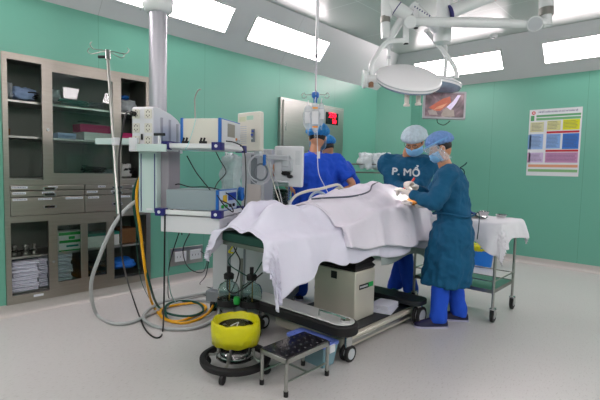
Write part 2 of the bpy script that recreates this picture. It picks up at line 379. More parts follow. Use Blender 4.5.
blobpack('wrapped_pack', M_azure, (-.2, -4.93, 2.03), (.08, .05, .022), 'small dark blue pack at the top of the upper right bay', 'pack', seed=4)
blobpack('wrapped_pack', mat('bright_blue_wrap', '1F6FD0', .5, bump=.4), (-.16, -4.98, .29), (.11, .13, .05), 'bright blue wrapped bundle at the lower right of the cabinet', 'pack', seed=5)
blobpack('dark_bundle', mat('dark_cloth', '2A3038', .8, bump=.3), (-.2, -5.24, .26), (.12, .12, .07), 'dark bundle at the bottom middle of the cabinet', 'bundle', seed=6)
blobpack('clear_bag', M_film, (-.2, -5.62, 1.96), (.08, .07, .06), 'crumpled clear bag on the top shelf behind the glass', 'bag', seed=8)
blobpack('grey_case', M_mgry, (-.2, -5.12, 1.24), (.09, .07, .045), 'small grey device case on the bottom glass shelf', 'case', seed=9)
blobpack('white_pouch', M_paper, (-.2, -4.93, 1.27), (.09, .06, .07), 'white pouch in the right bay above the drawers', 'pouch', seed=12)
def cord(name, pts, r, m, label, cat='cord', grp=None, **k):
    return tag(MB().tube(pts, r, n=7, **k).build(name, m, angle=80), label, cat, grp)
def coilpts(c, r, n, jit, seed, up=.006):
    random.seed(seed); out = []
    for k in range(n*8):
        a = 2*PI*k/8; rr = r*(1+random.uniform(-jit, jit)); out.append((c[0]+rr*.5*math.cos(a), c[1]+rr*math.sin(a), c[2]+up*k/3+random.uniform(0, jit)*.05))
    return out
cord('coiled_cable', coilpts((-.14, -5.80, 1.90), .05, 4, .2, 1), .006, M_blk, 'coiled black cable at the front of the top left shelf', 'cable')
cord('coiled_cable', coilpts((-.15, -5.43, 1.885), .12, 4, .25, 2, .004), .006, mat('green_tubing', '3E7F74', .4), 'tangle of green tubing on the top shelf behind the glass', 'tubing')
cord('coiled_cable', coilpts((-.15, -5.22, 1.89), .06, 3, .2, 3), .007, M_mgry, 'grey tubing coil on the top shelf near the right stile', 'tubing')
cord('coiled_cable', coilpts((-.13, -5.27, 1.24), .11, 4, .3, 4), .007, M_blk, 'black cable tangle on the bottom shelf behind the glass', 'cable')
cord('coiled_cable', coilpts((-.14, -4.9, 1.235), .06, 4, .25, 5), .007, M_blk, 'black cable bundle in the right bay beside the white pouch', 'cable')
cord('coiled_cable', coilpts((-.14, -5.30, 1.725), .09, 2, .3, 6, .003), .006, M_blk, 'loose black lead lying on the magenta box', 'cable')
for k, (y, s) in enumerate(((-5.96, .04), (-5.87, .05), (-5.80, .03))):
    t = thing('metal_instrument', ['dull metal clamp at the left of the lower left shelf', 'round metal knob fitting in the middle of the lower left shelf', 'small metal fitting at the right of the lower left shelf'][k], 'instrument', (-.15, y, .501), 0, 'metal fittings on the dark shelf')
    MB().lathe([(s*.7, 0), (s*.7, .02), (s*.35, .03), (s*.3, .06), (s*.5, .07), (s*.45, .085), (.001, .09)], (-.15, y, .501)).build('body', M_ssd, t)
    MB().cyl((-.15-s, y-s, .52), (-.10, y+s*.6, .55), .007).build('rod', M_chrome, t)
# ---------------------------------------------------------------- things on the walls
def text_mesh(body, size, align='CENTER'):
    c = bpy.data.curves.new('t', 'FONT'); c.body = body; c.size = size; c.align_x = align; c.align_y = 'CENTER'; c.resolution_u = 3
    o = bpy.data.objects.new('t', c); COL.objects.link(o); bpy.context.view_layer.update()
    me = o.to_mesh(); vs = [v.co.copy() for v in me.vertices]; fs = [tuple(p.vertices) for p in me.polygons]; o.to_mesh_clear()
    bpy.data.objects.remove(o); bpy.data.curves.remove(c); return vs, fs
def put_text(name, body, size, m, parent, origin, ux, uy, bold=0., off=.001, align='CENTER', sx=1.):
    vs, fs = text_mesh(body, size, align); o, ux, uy = V(origin), V(ux), V(uy); n = ux.cross(uy); mb = MB()
    for dx in ((-bold, 0, bold) if bold else (0,)):
        mb.add([o+ux*(p.x*sx+dx)+uy*p.y+n*(off+abs(dx)*.1) for p in vs], fs)
    return mb.build(name, m, parent)
# steel control unit on the left wall, three doors
cu = thing('wall_control_unit', 'flush stainless steel two-door unit with red digits on the green wall behind the nurses', 'control panel', (0, -2.1, 1.55))
MB().box(0, .05, -2.84, -1.42, 1.55, 2.30).build('surround', M_ss, cu, bevel=.004)
for y0, y1 in ((-2.80, -2.14), (-2.07, -1.47)):
    d = MB().box(.05, .075, y0, y1, 1.59, 2.27).build('door', M_ss, cu, bevel=.006)
    MB().box(.075, .085, y0+.03, y0+.045, 1.85, 1.97).build('handle', M_chrome, d, bevel=.003)
dd = MB().box(.075, .083, -1.90, -1.60, 2.02, 2.20).build('display', mat('display_black', '111417', .2), cu, bevel=.002)
M_led = mat('red_led', 'FF1535', .4, emit=2.5, var=0)
put_text('digits', '250', .105, M_led, dd, (.0835, -1.75, 2.155), (0, 1, 0), (0, 0, 1), bold=.003, sx=1.1)
put_text('digits', '50', .085, M_led, dd, (.0835, -1.70, 2.065), (0, 1, 0), (0, 0, 1), bold=.003, sx=1.1)
# poster
ps = thing('wall_poster', 'large printed chart with coloured boxes taped to the green wall at the right', 'poster', (2.73, 0, 1.31))
px0, px1, pz0, pz1 = 2.40, 3.066, 1.31, 2.27; PW, PH = px1-px0, pz1-pz0
MB().box(px0, px1, -.004, 0, pz0, pz1).build('sheet', mat('poster_paper', 'D9DCE0', .45, var=.01), ps)
def pr_(c, fx0_, fx1_, fz0_, fz1_, nm, k=0):
    return MB().box(px0+PW*fx0_, px0+PW*fx1_, -.0055-.0008*k, -.004, pz1-PH*fz1_, pz1-PH*fz0_).build(nm, mat('poster_'+c, c, .45, var=.02), ps)
for c, x0_, x1_, z0_, z1_ in [('5FA36F', .14, .98, .085, .115), ('6FAE7B', .14, .98, .13, .165), ('4E9A62', .03, .10, .09, .17), ('C9C9A0', .03, .30, .19, .34), ('CFCE8E', .36, .62, .18, .32), ('D8DA12', .66, .97, .17, .32), ('B52233', .36, .97, .335, .365),
    ('8FB0DE', .03, .30, .37, .60), ('7FA6DC', .36, .63, .375, .59), ('2F6FC4', .67, .97, .375, .60), ('B52233', .36, .97, .61, .64), ('C7B3D6', .03, .32, .65, .80), ('C28BB4', .36, .97, .65, .80), ('D99A78', .03, .98, .83, .87), ('7FB27A', .03, .98, .90, .94), ('7BA3D8', .0, .06, .38, .6), ('C9A2C4', .0, .06, .65, .8)]:
    o = pr_(c, x0_, x1_, z0_, z1_, 'printed_box')
random.seed(3); tx = MB()
for x0_, x1_, z0_, z1_ in [(.06, .28, .21, .32), (.38, .60, .19, .31), (.68, .95, .19, .31), (.06, .28, .40, .58), (.38, .61, .40, .57), (.69, .95, .40, .58), (.06, .30, .67, .78), (.39, .95, .67, .79)]:
    z = z0_
    while z < z1_:
        x = x0_; xe = x1_-random.uniform(0, .06)
        while x < xe:
            l = random.uniform(.01, .03); tx.box(px0+PW*x, px0+PW*min(x+l, xe), -.0065, -.0055, pz1-PH*(z+.006), pz1-PH*z); x += l+.006
        z += .02
tx.build('small_print', mat('poster_ink', '4A5266', .6), ps)
put_text('title', 'SƠ ĐỒ CHẨN ĐOÁN VÀ XỬ TRÍ PHẢN VỆ', .032, mat('title_blue', '2A3A78', .5), ps, (px0+PW*.55, -.0045, pz1-PH*.045), (1, 0, 0), (0, 0, 1), sx=.82, bold=.0006)
MB().cyl((px0+.055, -.004, pz1-.048), (px0+.055, -.0065, pz1-.048), .025, n=24).build('emblem', mat('emblem_red', 'C0283A', .5), ps)
MB().cyl((px0+.055, -.0065, pz1-.048), (px0+.055, -.0075, pz1-.048), .013, n=24).build('emblem_centre', mat('emblem_pale', 'E8C8C8', .5), ps)
# socket plates on left wall
so = thing('wall_socket_panel', 'stainless wall plate with two double sockets low on the green wall', 'socket', (0, -4.28, .2))
MB().box(0, .014, -4.49, -4.06, .20, .405).build('plate', M_ss, so, bevel=.004)
for y0 in (-4.44, -4.24):
    s_ = MB().box(.014, .024, y0, y0+.15, .245, .36).build('socket', M_wht, so, bevel=.004)
    for dy in (.035, .075, .115):
        MB().box(.024, .0255, y0+dy-.008, y0+dy-.004, .29, .31).build('slot', M_blk, s_); 
# ---------------------------------------------------------------- ceiling pendant
PO = V((1.119, -5.269, 0)); PR = .506
pen = thing('ceiling_pendant', 'ceiling-hung medical supply pendant with thick grey column, socket box and two shelves', 'pendant', PO, PR)
PM = WM[pen]
def P(x, y, z): return PM @ V((x, y, z))
def pb(name, m, x0, x1, y0, y1, z0, z1, parent=pen, bevel=.004): return MB(PM).box(x0, x1, y0, y1, z0, z1).build(name, m, parent, bevel=bevel)
M_alu = mat('silver_aluminium', 'A4A5AB', .36, .55, var=.05, aniso=(6, 6, .4))
M_pale = mat('pale_green_enamel', 'BCD0CB', .35, var=.02)
MB(PM).cyl((0, 0, 1.72), (0, 0, 2.56), .068, n=32).build('column', M_alu, pen, angle=30)
MB(PM).lathe([(.02, 2.52), (.085, 2.52), (.11, 2.54), (.118, 2.58), (.118, 2.63), (.105, 2.65), (.09, 2.66), (.09, 2.70), (.10, 2.71), (.10, 2.86), (.05, 2.88)]).build('swivel_joint', M_wenam, pen)
MB(PM).rbox(-.09, .95, -.09, .09, 2.88, 3.02, .085).build('ceiling_arm', M_wenam, pen, bevel=.006)
MB(PM).cyl((.86, 0, 3.02), (.86, 0, HC-.02), .085, n=24).build('ceiling_tube', M_wenam, pen)
MB(PM).lathe([(.18, HC-.06), (.2, HC-.04), (.2, HC)], (.86, 0, 0)).build('ceiling_flange', M_wenam, pen)
# socket box : left face flat, sloping lid towards the back
prof = [(-.20, 1.435), (-.20, 1.755), (-.185, 1.77), (-.10, 1.768), (.05, 1.745), (.16, 1.71), (.24, 1.66), (.25, 1.62), (.25, 1.435)]
MB(PM).loft([[V((x, a, z)) for a, z in prof] for x in (-.098, .083)]).build('socket_box', M_wht, pen, bevel=.006)
for y in (-.1, .02, .14): MB(PM).box(.083, .087, y, y+.03, 1.44, 1.70-.18*max(0, y)).build('rail_groove', M_alu, pen)
for cx in (-.06, .042):
    for cz in (1.715, 1.61, 1.515):
        s_ = MB(PM).rbox(-.03, .03, -.035, .035, 0, .006, .006, Matrix.Translation((cx, -.20, cz)) @ Matrix.Rotation(PI/2, 4, 'X')).build('power_socket', M_cream, pen, bevel=.001)
        for dx, dz in ((-.012, .014), (.012, .014), (0, .024), (-.012, -.012), (.012, -.012), (0, -.022)):
            MB(PM).box(cx+dx-.0025, cx+dx+.0025, -.2075, -.2055, cz+dz-.005, cz+dz+.005).build('slot', M_blk, s_)
MB(PM).cyl((-.07, -.2, 1.715), (-.07, -.245, 1.715), .018, n=14).build('plug', M_rub, pen)
pb('switch', M_blk, -.015, .0, -.215, -.205, 1.52, 1.565)
# side rail with clamps, holds the drip stand
pb('side_rail', M_pale, -.34, -.04, -.305, -.295, 1.478, 1.525)
pb('front_rail', M_pale, 0, .255, -.31, -.298, 1.43, 1.485)
b = MB(PM); b.box(-.05, .02, -.31, -.29, 1.43, 1.53); b.box(-.045, -.035, -.30, -.20, 1.48, 1.52); b.box(.2, .21, -.30, -.05, 1.44, 1.48); b.build('rail_bracket', M_wht, pen, bevel=.003)
MB(PM).cyl((.19, -.29, 1.48), (.19, -.29, 1.545), .012).build('clamp_post', M_wht, pen)
k_ = MB(PM); k_.rbox(-.045, .045, -.012, .012, 1.545, 1.565, .01, Matrix.Translation((.19, -.29, 0))); k_.build('clamp_knob', M_blk, pen, bevel=.003)
# lower column panel with blue lines
pb('service_column', M_pale, -.068, .085, -.16, .1, .965, 1.435)
for x in (-.05, .066): pb('blue_stripe', M_navy, x, x+.007, -.1625, -.16, .975, 1.42, bevel=0)
pb('type_plate', M_wht, .0, .05, -.163, -.16, .985, 1.0, bevel=0)
pb('shelf_post', mat('mauve_grey_metal', '9C969E', .4, .2), .086, .152, -.10, .08, .86, 1.46)
def pshelf(x0, z, zt, label):
    s_ = MB(PM).rbox(x0, .63, -.20, .27, z-.028, z, .02).build('shelf', M_wht, pen, bevel=.003)
    MB(PM).box(x0, .60, -.215, -.20, z-.022, z+.012).build('shelf_rail', M_wenam, s_, bevel=.003)
    MB(PM).box(.63, .642, -.17, .24, z-.022, z+.012).build('shelf_rail', M_wenam, s_, bevel=.003)
    for x, y in ((x0+.02, -.22), (.605, -.22), (.605, .235)):
        MB(PM).rbox(x-.035, x+.045, y-.02, y+.05, z-.035, z+.022, .012).build('corner_block', M_navy, s_, bevel=.003)
        MB(PM).cyl((x+.005, y-.02, z-.006), (x+.005, y-.024, z-.006), .012, n=12).build('screw_cap', M_wht, s_)
    return s_
pshelf(.16, 1.485, 0, ''); pshelf(.13, .99, 0, '')
dr = pb('drawer', M_wht, .14, .62, -.19, .25, .83, .955)
pb('drawer_handle', M_gry, .622, .632, -.05, .12, .89, .905, parent=dr)
pb('blue_cushion', M_navy, .10, .17, -.12, .05, 1.475, 1.52)
# devices on the shelves
def device(name, label, x0, x1, y0, y1, z0, z1, case, cat='monitor'):
    t = thing(name, label, cat, P((x0+x1)/2, (y0+y1)/2, z0), PR)
    MB(PM).box(x0, x1, y0, y1, z0+.008, z1).build('housing', case, t, bevel=.005)
    for x in (x0+.03, x1-.03):
        for y in (y0+.03, y1-.03): MB(PM).cyl((x, y, z0), (x, y, z0+.01), .012, n=10).build('foot', M_rub, t)
    return t
d1 = device('surgical_console', 'white and blue surgical console on the upper pendant shelf', .285, .60, -.15, .23, 1.486, 1.685, M_cream, 'console')
for x in (.281, .585): MB(PM).box(x, x+.022, -.156, .236, 1.486, 1.69).build('blue_bezel', M_azure, d1, bevel=.004)
fp = MB(PM).box(.607, .613, -.14, .22, 1.50, 1.68).build('front_panel', M_wht, d1, bevel=.002)
MB(PM).box(.613, .615, -.04, .10, 1.56, 1.66).build('screen', mat('beige_display', '8F8A80', .3), fp)
for y in (.14, .18): MB(PM).cyl((.613, y, 1.54), (.628, y, 1.54), .012, n=14).build('dial', M_gry, fp)
MB(PM).box(.613, .62, .12, .14, 1.54, 1.56).build('button', mat('orange_button', 'D27A20', .4), fp)
for x in (.30, .44):
    cb = thing('black_clip', ['small black clip lying on the upper shelf rail, left of the pair', 'small black clip lying on the upper shelf rail, right of the pair'][x > .4], 'clip', P(x+.05, -.2, 1.498), PR, 'black clips on the shelf rail')
    MB(PM).rbox(x+.02, x+.08, -.212, -.19, 1.497, 1.515, .008).build('body', M_blk, cb, bevel=.002)
    for q in (.03, .055): MB(PM).cyl((x+q, -.2, 1.514), (x+q+.008, -.2, 1.54), .008, n=8).build('lever', M_blk, cb)
d2 = device('electrosurgical_generator', 'grey generator with blue front on the lower pendant shelf', .155, .57, -.14, .22, .991, 1.15, mat('blue_grey_metal', '8E9CA0', .4, var=.02), 'generator')
MB(PM).box(.568, .588, -.148, .228, .991, 1.158).build('bezel', M_azure, d2, bevel=.004)
fp = MB(PM).box(.588, .594, -.13, .21, 1.0, 1.15).build('front_panel', mat('pale_front', 'B5C4D6', .35), d2, bevel=.002)
MB(PM).box(.594, .597, -.07, .0, 1.06, 1.115).build('yellow_panel', mat('yellow_panel', 'D8B21A', .4), fp)
MB(PM).box(.594, .597, .03, .19, 1.07, 1.13).build('display', M_blue, fp)
for y in (-.09, -.02, .06, .13): MB(PM).cyl((.594, y, 1.03), (.607, y, 1.03), .013, n=12).build('outlet', M_blk if y > 0 else M_green, fp)
cord('thin_probe', [P(.325, 0, 1.686), P(.32, 0, 1.80), P(.32, 0, 1.86), P(.345, 0, 1.915), P(.37, 0, 1.925)], .0055, M_ssd, 'thin bent metal probe standing up from the white console', 'probe')
blobpack('hanging_bag', M_film, at(231, 175, 3.78), (.10, .07, .18), 'crumpled clear plastic bag hanging under the right end of the upper shelf', 'bag', amp=.35, seed=21, sq=.3)
# drip stand held by the pendant rail
s0, s1 = at(107.5, 53, 3.28), at(118, 214, 3.18)
iv = thing('drip_stand_pole', 'slim steel drip pole with four curled hooks, leaning in front of the cabinet', 'drip pole', s1)
ax = (s0-s1).normalized(); side = RT
MB().cyl(s1, s0, .0115, n=14).build('pole', M_ss, iv)
MB().cyl(s0-ax*.05, s0+ax*.02, .02, n=14).build('collar', M_chrome, iv)
MB().cyl(s0-ax*.03, s0-ax*.03-RT*.07, .011, n=10).build('knob', M_blk, iv)
for k, a in enumerate((.2, 1.4, 3.2, 4.6)):
    dr_ = V((math.cos(a+PR), math.sin(a+PR), 0)); p = s0+ax*.01
    MB().tube([p, p+dr_*.05, p+dr_*.10+V((0, 0, -.01)), p+dr_*.14+V((0, 0, -.012)), p+dr_*.165+V((0, 0, .01)), p+dr_*.15+V((0, 0, .03))], .003, n=6).build('hook', M_ssd, iv)
cl = thing('rail_clamp', 'white clamp gripping the drip pole on the pale rail', 'clamp', at(116, 142, 3.16))
MB().cyl(at(116, 145, 3.17), at(115.6, 138, 3.17), .028, n=14).build('body', M_wht, cl)
# wall-side cables and hoses around pendant
def F(u, v, z=.01): return onz(u, v, z)
cord('power_cord', [P(-.07, -.245, 1.715), at(126, 114, 3.15), at(121, 140, 3.12), at(119, 165, 3.1), at(121, 220, 3.1), at(123, 262, 3.1), F(133, 303)+V((0, 0, .05)), F(143, 325), F(152, 336), F(160, 337), F(163, 330)+V((0, 0, .01)), at(164, 300, 3.2), at(164.5, 260, 3.2), at(165, 215, 3.16)], .0065, M_blk, 'long black power cord from the socket box plug looping down to the floor', 'cord')
M_yel = mat('yellow_hose', 'E0A114', .35); M_grn = mat('dark_green_hose', '0F4A3E', .35); M_hose = mat('grey_corrugated_hose', 'A9ADAD', .35, trans=0)
yel = [P(0, -.1, 1.435), at(137, 190, 3.45), at(141, 235, 3.5), at(146, 275, 3.55), F(152, 303, .05), F(164, 318, .02), F(180, 321, .014), F(200, 313, .014), F(206, 307, .018), F(196, 303, .03), F(176, 305, .016), F(162, 309, .02), F(163, 318, .04), F(185, 323, .03), F(208, 313, .05), at(217, 295, 4.2), at(225, 270, 4.25), at(231, 250, 4.25)]
cord('gas_hose', yel, .012, M_yel, 'yellow gas hose coiled on the floor under the pendant', 'hose')
grn = [P(.02, -.06, 1.435), at(134, 190, 3.48), at(139, 235, 3.53), at(150, 285, 3.58), F(158, 306, .05), F(170, 314, .03), F(190, 316, .03), F(203, 311, .03), F(198, 303, .045), F(180, 301, .03), F(166, 306, .04), F(170, 321, .014), F(195, 320, .014), F(213, 309, .04), at(222, 290, 4.15), at(230, 268, 4.2), at(234, 250, 4.2)]
cord('gas_hose', grn, .0105, M_grn, 'dark green gas hose coiled beside the yellow one', 'hose')
gry = [at(136, 201, 3.5), at(125, 210, 3.4), at(112, 228, 3.3), at(100, 255, 3.3), at(91, 285, 3.45), F(96, 313, .03), F(112, 323, .017), F(132, 322, .017), F(150, 314, .017), F(175, 304, .017), F(200, 300, .017), F(216, 305, .017), F(217, 317, .017), F(198, 327, .017), F(172, 329, .017), F(150, 324, .017), F(144, 315, .03), F(160, 303, .045), F(185, 297, .03), F(210, 292, .03), F(232, 285, .06)]
cord('suction_hose', gry, .0145, M_hose, 'wide pale grey hose arching down and circling the coiled gas hoses', 'hose', wob=.06, sub=10)
cord('thin_line', [P(.12, -.05, .86), at(167, 250, 3.6), at(170, 290, 3.8), F(176, 303, .02)], .004, mat('pale_teal_line', '7FB5B0', .4), 'thin pale line hanging under the pendant', 'line')
bl = [
 ([P(.30, 0, .83), at(183, 250, 3.7), at(189, 268, 4.1), at(203, 272, 4.3), at(207, 258, 4.9), V((.03, -4.10, .33))], 'black cord looping from the drawer to the right socket'),
 ([P(.2, 0, .83), at(170, 262, 3.7), at(168, 285, 3.9), F(171, 300), F(190, 296), F(205, 295), F(215, 303), F(222, 312)], 'black cord trailing across the floor towards the yellow bin'),
 ([P(.45, .1, .83), at(210, 250, 3.9), at(206, 275, 4.0), F(200, 284), F(212, 288), F(226, 286)], 'short black cord hanging under the drawer'),
 ([at(187, 156, 3.5), at(196, 172, 3.45), at(207, 186, 3.4), at(217, 198, 3.3), at(230, 205, 3.3), at(233, 212, 3.3), at(224, 205, 3.25), at(217, 195, 3.25)], 'black lead falling from upper shelf to generator front'),
 ([at(170, 188, 3.5), at(178, 184, 3.5), at(190, 187, 3.5), at(205, 187, 3.45), at(220, 190, 3.4), at(235, 199, 3.35), at(243, 210, 3.35), at(243, 215, 3.3)], 'black lead lying over the grey generator'),
 ([at(226, 141, 3.2), at(236, 143, 3.2), at(244, 150, 3.2), at(246, 175, 3.2), at(245, 200, 3.2), at(243, 228, 3.2)], 'black cable hanging at the right end of both shelves'),
 ([at(215, 150, 3.7), at(220, 160, 3.7), at(226, 172, 3.65), at(218, 182, 3.6), at(214, 190, 3.5)], 'thin black lead under the right of the upper shelf'),
 ([at(176, 150, 3.75), at(178, 170, 3.75), at(177, 189, 3.75), at(180, 215, 3.8), at(182, 235, 3.8)], 'black cable running behind the shelf post'),
]
for pts, lb in bl: cord('black_cable', pts, .0045, M_blk, lb, 'cable', 'black cables around the pendant')
cord('oxygen_line', [at(196, 118, 3.25), at(193, 130, 3.2), at(188, 145, 3.15), at(186, 150, 3.15), at(200, 150, 3.3)], .0022, mat('aqua_line', '7FC9C8', .4), 'thin aqua line hanging in front of the white console', 'line')
cord('oxygen_line', [at(136, 228, 3.6), at(137, 250, 3.7), at(141, 280, 3.8), F(150, 300)], .003, M_grn, 'thin green line hanging left of the yellow hose', 'line')
# ---------------------------------------------------------------- anaesthesia machine
AO = at(262, 200, 4.1); AO.z = 0
an = thing('anaesthesia_machine', 'tall pale grey anaesthesia machine on wheels between the pendant and the operating table', 'anaesthesia machine', AO, PR)
AM = WM[an]
def A(x, y, z): return AM @ V((x, y, z))
def ab(name, m, x0, x1, y0, y1, z0, z1, parent=an, bevel=.006): return MB(AM).box(x0, x1, y0, y1, z0, z1).build(name, m, parent, bevel=bevel)
M_agry = mat('machine_grey', 'C2C7CA', .4, var=.03); M_adk = mat('machine_dark_grey', '7A8187', .45, var=.05)
ab('cabinet', M_agry, -.40, .26, -.20, .28, .20, .66)
ab('side_groove', M_adk, -.26, -.22, -.206, -.2, .24, .64); ab('side_groove', M_adk, -.10, -.08, -.206, -.2, .24, .64)
ab('base_plate', M_adk, -.44, .30, -.26, .32, .10, .2)
ab('worktop', M_wht, -.40, .28, -.22, .30, .66, .70)
ab('tower', M_gry, -.16, .06, -.12, .20, .70, 1.47)
ab('tower_recess', M_adk, -.07, -.01, -.125, -.12, .98, 1.45, bevel=.002)
ab('tower_cover', mat('pale_beige_panel', 'C8C2BC', .4), -.10, .03, -.13, -.12, .72, 1.18, bevel=.002)
ab('monitor_bracket', M_gry, -.02, .12, -.10, .02, 1.44, 1.50)
for x in (-.38, .24):
    for y in (-.2, .26):
        c_ = MB(AM).cyl((x-.018, y, .06), (x+.018, y, .06), .058, n=20).build('caster', M_rub, an)
        MB(AM).cyl((x-.02, y, .06), (x+.02, y, .06), .03, n=16).build('hub_cap', M_gry, c_)
        MB(AM).cyl((x, y, .06), (x, y, .11), .015).build('stem', M_ssd, c_)
# bellows canister
cx, cy, cz = AM.inverted() @ at(281, 205, 3.85)
MB(AM).lathe([(.075, 0), (.075, .20), (.07, .20), (.07, 0)], (cx, cy, cz)).build('canister_glass', M_glass, an)
MB(AM).lathe([(.03, .0)]+[(.066 if k % 2 else .055, .005+.012*k) for k in range(12)]+[(.01, .145)], (cx, cy, cz)).build('bellows', M_blk, an)
MB(AM).lathe([(.08, .20), (.08, .212), (.05, .215), (.001, .216)], (cx, cy, cz)).build('canister_lid', M_gry, an)
MB(AM).lathe([(.085, -.05), (.085, 0), (.001, .002)], (cx, cy, cz)).build('canister_base', M_wht, an)
MB(AM).tube([(cx, cy, cz-.05), (cx-.06, cy+.05, cz-.12), (.0, .05, cz-.16)], .02).build('canister_arm', M_gry, an)
# screens seen from the back
def screen_frame(c, right, up):
    r = V(right).normalized(); u = V(up).normalized(); n = r.cross(u).normalized(); u = n.cross(r)
    return Matrix.Translation(c) @ Matrix((r, u, n)).transposed().to_4x4()
c1 = at(250, 132, 3.75)
Ms = screen_frame(c1, at(264, 131, 3.7)-at(236, 133, 3.86), V((0, 0, 1))+RT*.05)
s1_ = thing('machine_screen', 'white-backed tilted screen on top of the anaesthesia machine', 'screen', c1)
MB(Ms).rbox(-.12, .125, -.165, .165, -.03, .02, .012).build('housing', M_cream, s1_, bevel=.006)
b = MB(Ms)
for k in range(9): b.box(-.09, -.02, -.10+k*.018, -.092+k*.018, .02, .0215)
b.build('vent_slots', M_gry, s1_)
b = MB(Ms); b.box(.035, .07, -.09, .02, .02, .03); b.build('port_panel', M_adk, s1_, bevel=.002)
for k in range(3): MB(Ms).cyl((.045+.006*k, -.06+.03*k, .03), (.045+.006*k, -.06+.03*k, .045), .008, n=10).build('connector', M_blue if k else M_wht, s1_)
MB(Ms).box(-.10, -.03, .09, .13, .02, .0215).build('sticker', mat('pale_yellow_sticker', 'C6CDB0', .5), s1_)
MB(Ms).box(-.02, .05, .10, .135, .02, .0215).build('sticker', mat('pale_green_sticker', 'A5CDB9', .5), s1_)
MB(Ms).rbox(-.11, .115, -.15, .15, -.034, -.03, .01).build('display_glass', mat('dark_display', '10151A', .1), s1_)
MB().tube([Ms @ V((.06, -.15, -.01)), Ms @ V((.06, -.20, -.02)), A(.0, .02, 1.485)], .025, n=14, smooth=False).build('neck', M_gry, s1_)
c2 = at(288.5, 166.5, 3.8)
Ms = screen_frame(c2, at(305, 167, 3.75)-at(272, 166, 3.88), V((0, 0, 1))-RT*.04)
s2_ = thing('patient_monitor', 'white patient monitor seen from behind on a swing arm by the first nurse', 'monitor', c2)
MB(Ms).rbox(-.135, .135, -.175, .175, -.03, .012, .016).build('housing', M_wht, s2_, bevel=.008)
b = MB(Ms)
for k in range(12): b.box(.07, .115, .02+k*.010, .025+k*.010, .012, .0135)
for k in range(8): b.box(-.11, -.06, .06+k*.010, .065+k*.010, .012, .0135)
b.build('vent_slots', M_gry, s2_)
MB(Ms).rbox(-.05, .05, -.04, .06, .012, .04, .01).build('mount_plate', M_gry, s2_, bevel=.003)
b = MB(Ms); b.ell((-.01, -.06, .03), (.045, .02, .018)); b.ell((.03, -.085, .03), (.03, .016, .015)); b.tube([(-.05, -.03, .03), (-.02, -.06, .04), (.02, -.07, .04), (.05, -.09, .03)], .006)
b.build('plugged_cables', M_blk, s2_)
MB(Ms).rbox(-.12, .12, -.155, .155, -.034, -.03, .01).build('display_glass', mat('dark_display', '10151A', .1), s2_)
b = MB(Ms); b.box(-.20, .03, .055, .095, .03, .07); b.box(-.03, .03, .0, .09, .03, .06); b.build('swing_arm', M_gry, s2_, bevel=.006)
# hoses & cables on the tower
for k, (u, v, r, d) in enumerate(((258, 168, .085, 3.72), (261, 172, .055, 3.70), (260, 170, .10, 3.74))):
    c_ = at(u, v, d); pts = [c_+RT*(r*math.cos(a))+UP*(r*1.25*math.sin(a)) for a in [2*PI*j/14 for j in range(14)]]
    tag(MB().tube(pts, (.007, .008, .004)[k], n=8, closed=True).build('coiled_tubing', (M_gry, M_mgry, M_gry)[k]), ['widest loop of grey tubing hung on the machine tower', 'small inner loop of darker grey tubing on the machine tower', 'thin outermost grey lead looped round the tubing coil'][k], 'tubing', 'tubing coils on the machine tower')
cord('thin_lead', [at(262, 150, 3.7), at(268, 165, 3.7), at(274, 185, 3.7), at(280, 203, 3.7), at(281, 208, 3.7)], .004, M_cream, 'cream lead falling from the tower coil towards the drape', 'lead')
cord('thin_lead', [at(266, 152, 3.7), at(272, 168, 3.7), at(279, 190, 3.7), at(283, 207, 3.7)], .0035, M_gry, 'grey lead beside the cream one on the machine tower', 'lead')
blobpack('blue_clip', M_azure, at(264.5, 160, 3.68), (.012, .012, .045), 'small bright blue clip on the machine tower leads', 'clip', seed=31)
blobpack('blue_wrap', M_azure, at(241, 194, 3.7), (.03, .02, .055), 'small blue packet hanging beside the clear bag', 'packet', seed=33)
# breathing circuit
bc = thing('breathing_circuit', 'white corrugated breathing tubes looping up behind the drape from the machine', 'breathing tube', at(300, 196, 3.9))
MB().tube([at(288, 208, 3.85), at(291, 201, 3.85), at(297, 195, 3.88), (at(308, 191, 3.9)), at(320, 189, 3.9), at(331, 186, 3.95), at(338, 185, 4.0), at(343, 189, 4.05), at(346, 195, 4.1)], .0125, n=10, sub=9, wob=.10).build('expiratory_tube', M_cream, bc)
MB().tube([at(309, 203, 4.0), at(311, 196, 4.0), at(317, 192, 4.0), at(324, 194, 4.0), at(328, 200, 4.0)], .012, n=10, sub=9, wob=.12).build('loop_tube', mat('clear_tube', 'CFE0EC', .2, alpha=.75), bc)
MB().tube([at(331, 199, 4.05), at(334, 191, 4.05), at(339, 188, 4.05), at(342, 193, 4.05), at(338, 199, 4.05)], .011, n=10, sub=9, wob=.12).build('loop_tube', M_cream, bc)
MB().cyl(at(287, 210, 3.85), at(290, 201, 3.85), .026, .02).build('elbow', M_gry, bc)
MB().ell(at(318, 199, 3.97), (.03, .03, .022)).build('connector', mat('teal_plastic', '2B7F8C', .35), bc)
cord('drip_line', [at(317, 128, 3.8), at(317.5, 150, 3.85), at(318.5, 172, 3.85), at(324, 185, 3.9), at(330, 196, 3.95), at(334, 203, 4.0)], .0035, M_wht, 'white drip line with roller clamp running down from the bag', 'line')
MB()
dc = at(318.5, 155, 3.84)
tag(MB().rbox(-.012, .012, -.01, .01, -.03, .03, .006, Matrix.Translation(dc)).build('roller_clamp', M_wht), 'small white roller clamp on the drip line', 'clamp')
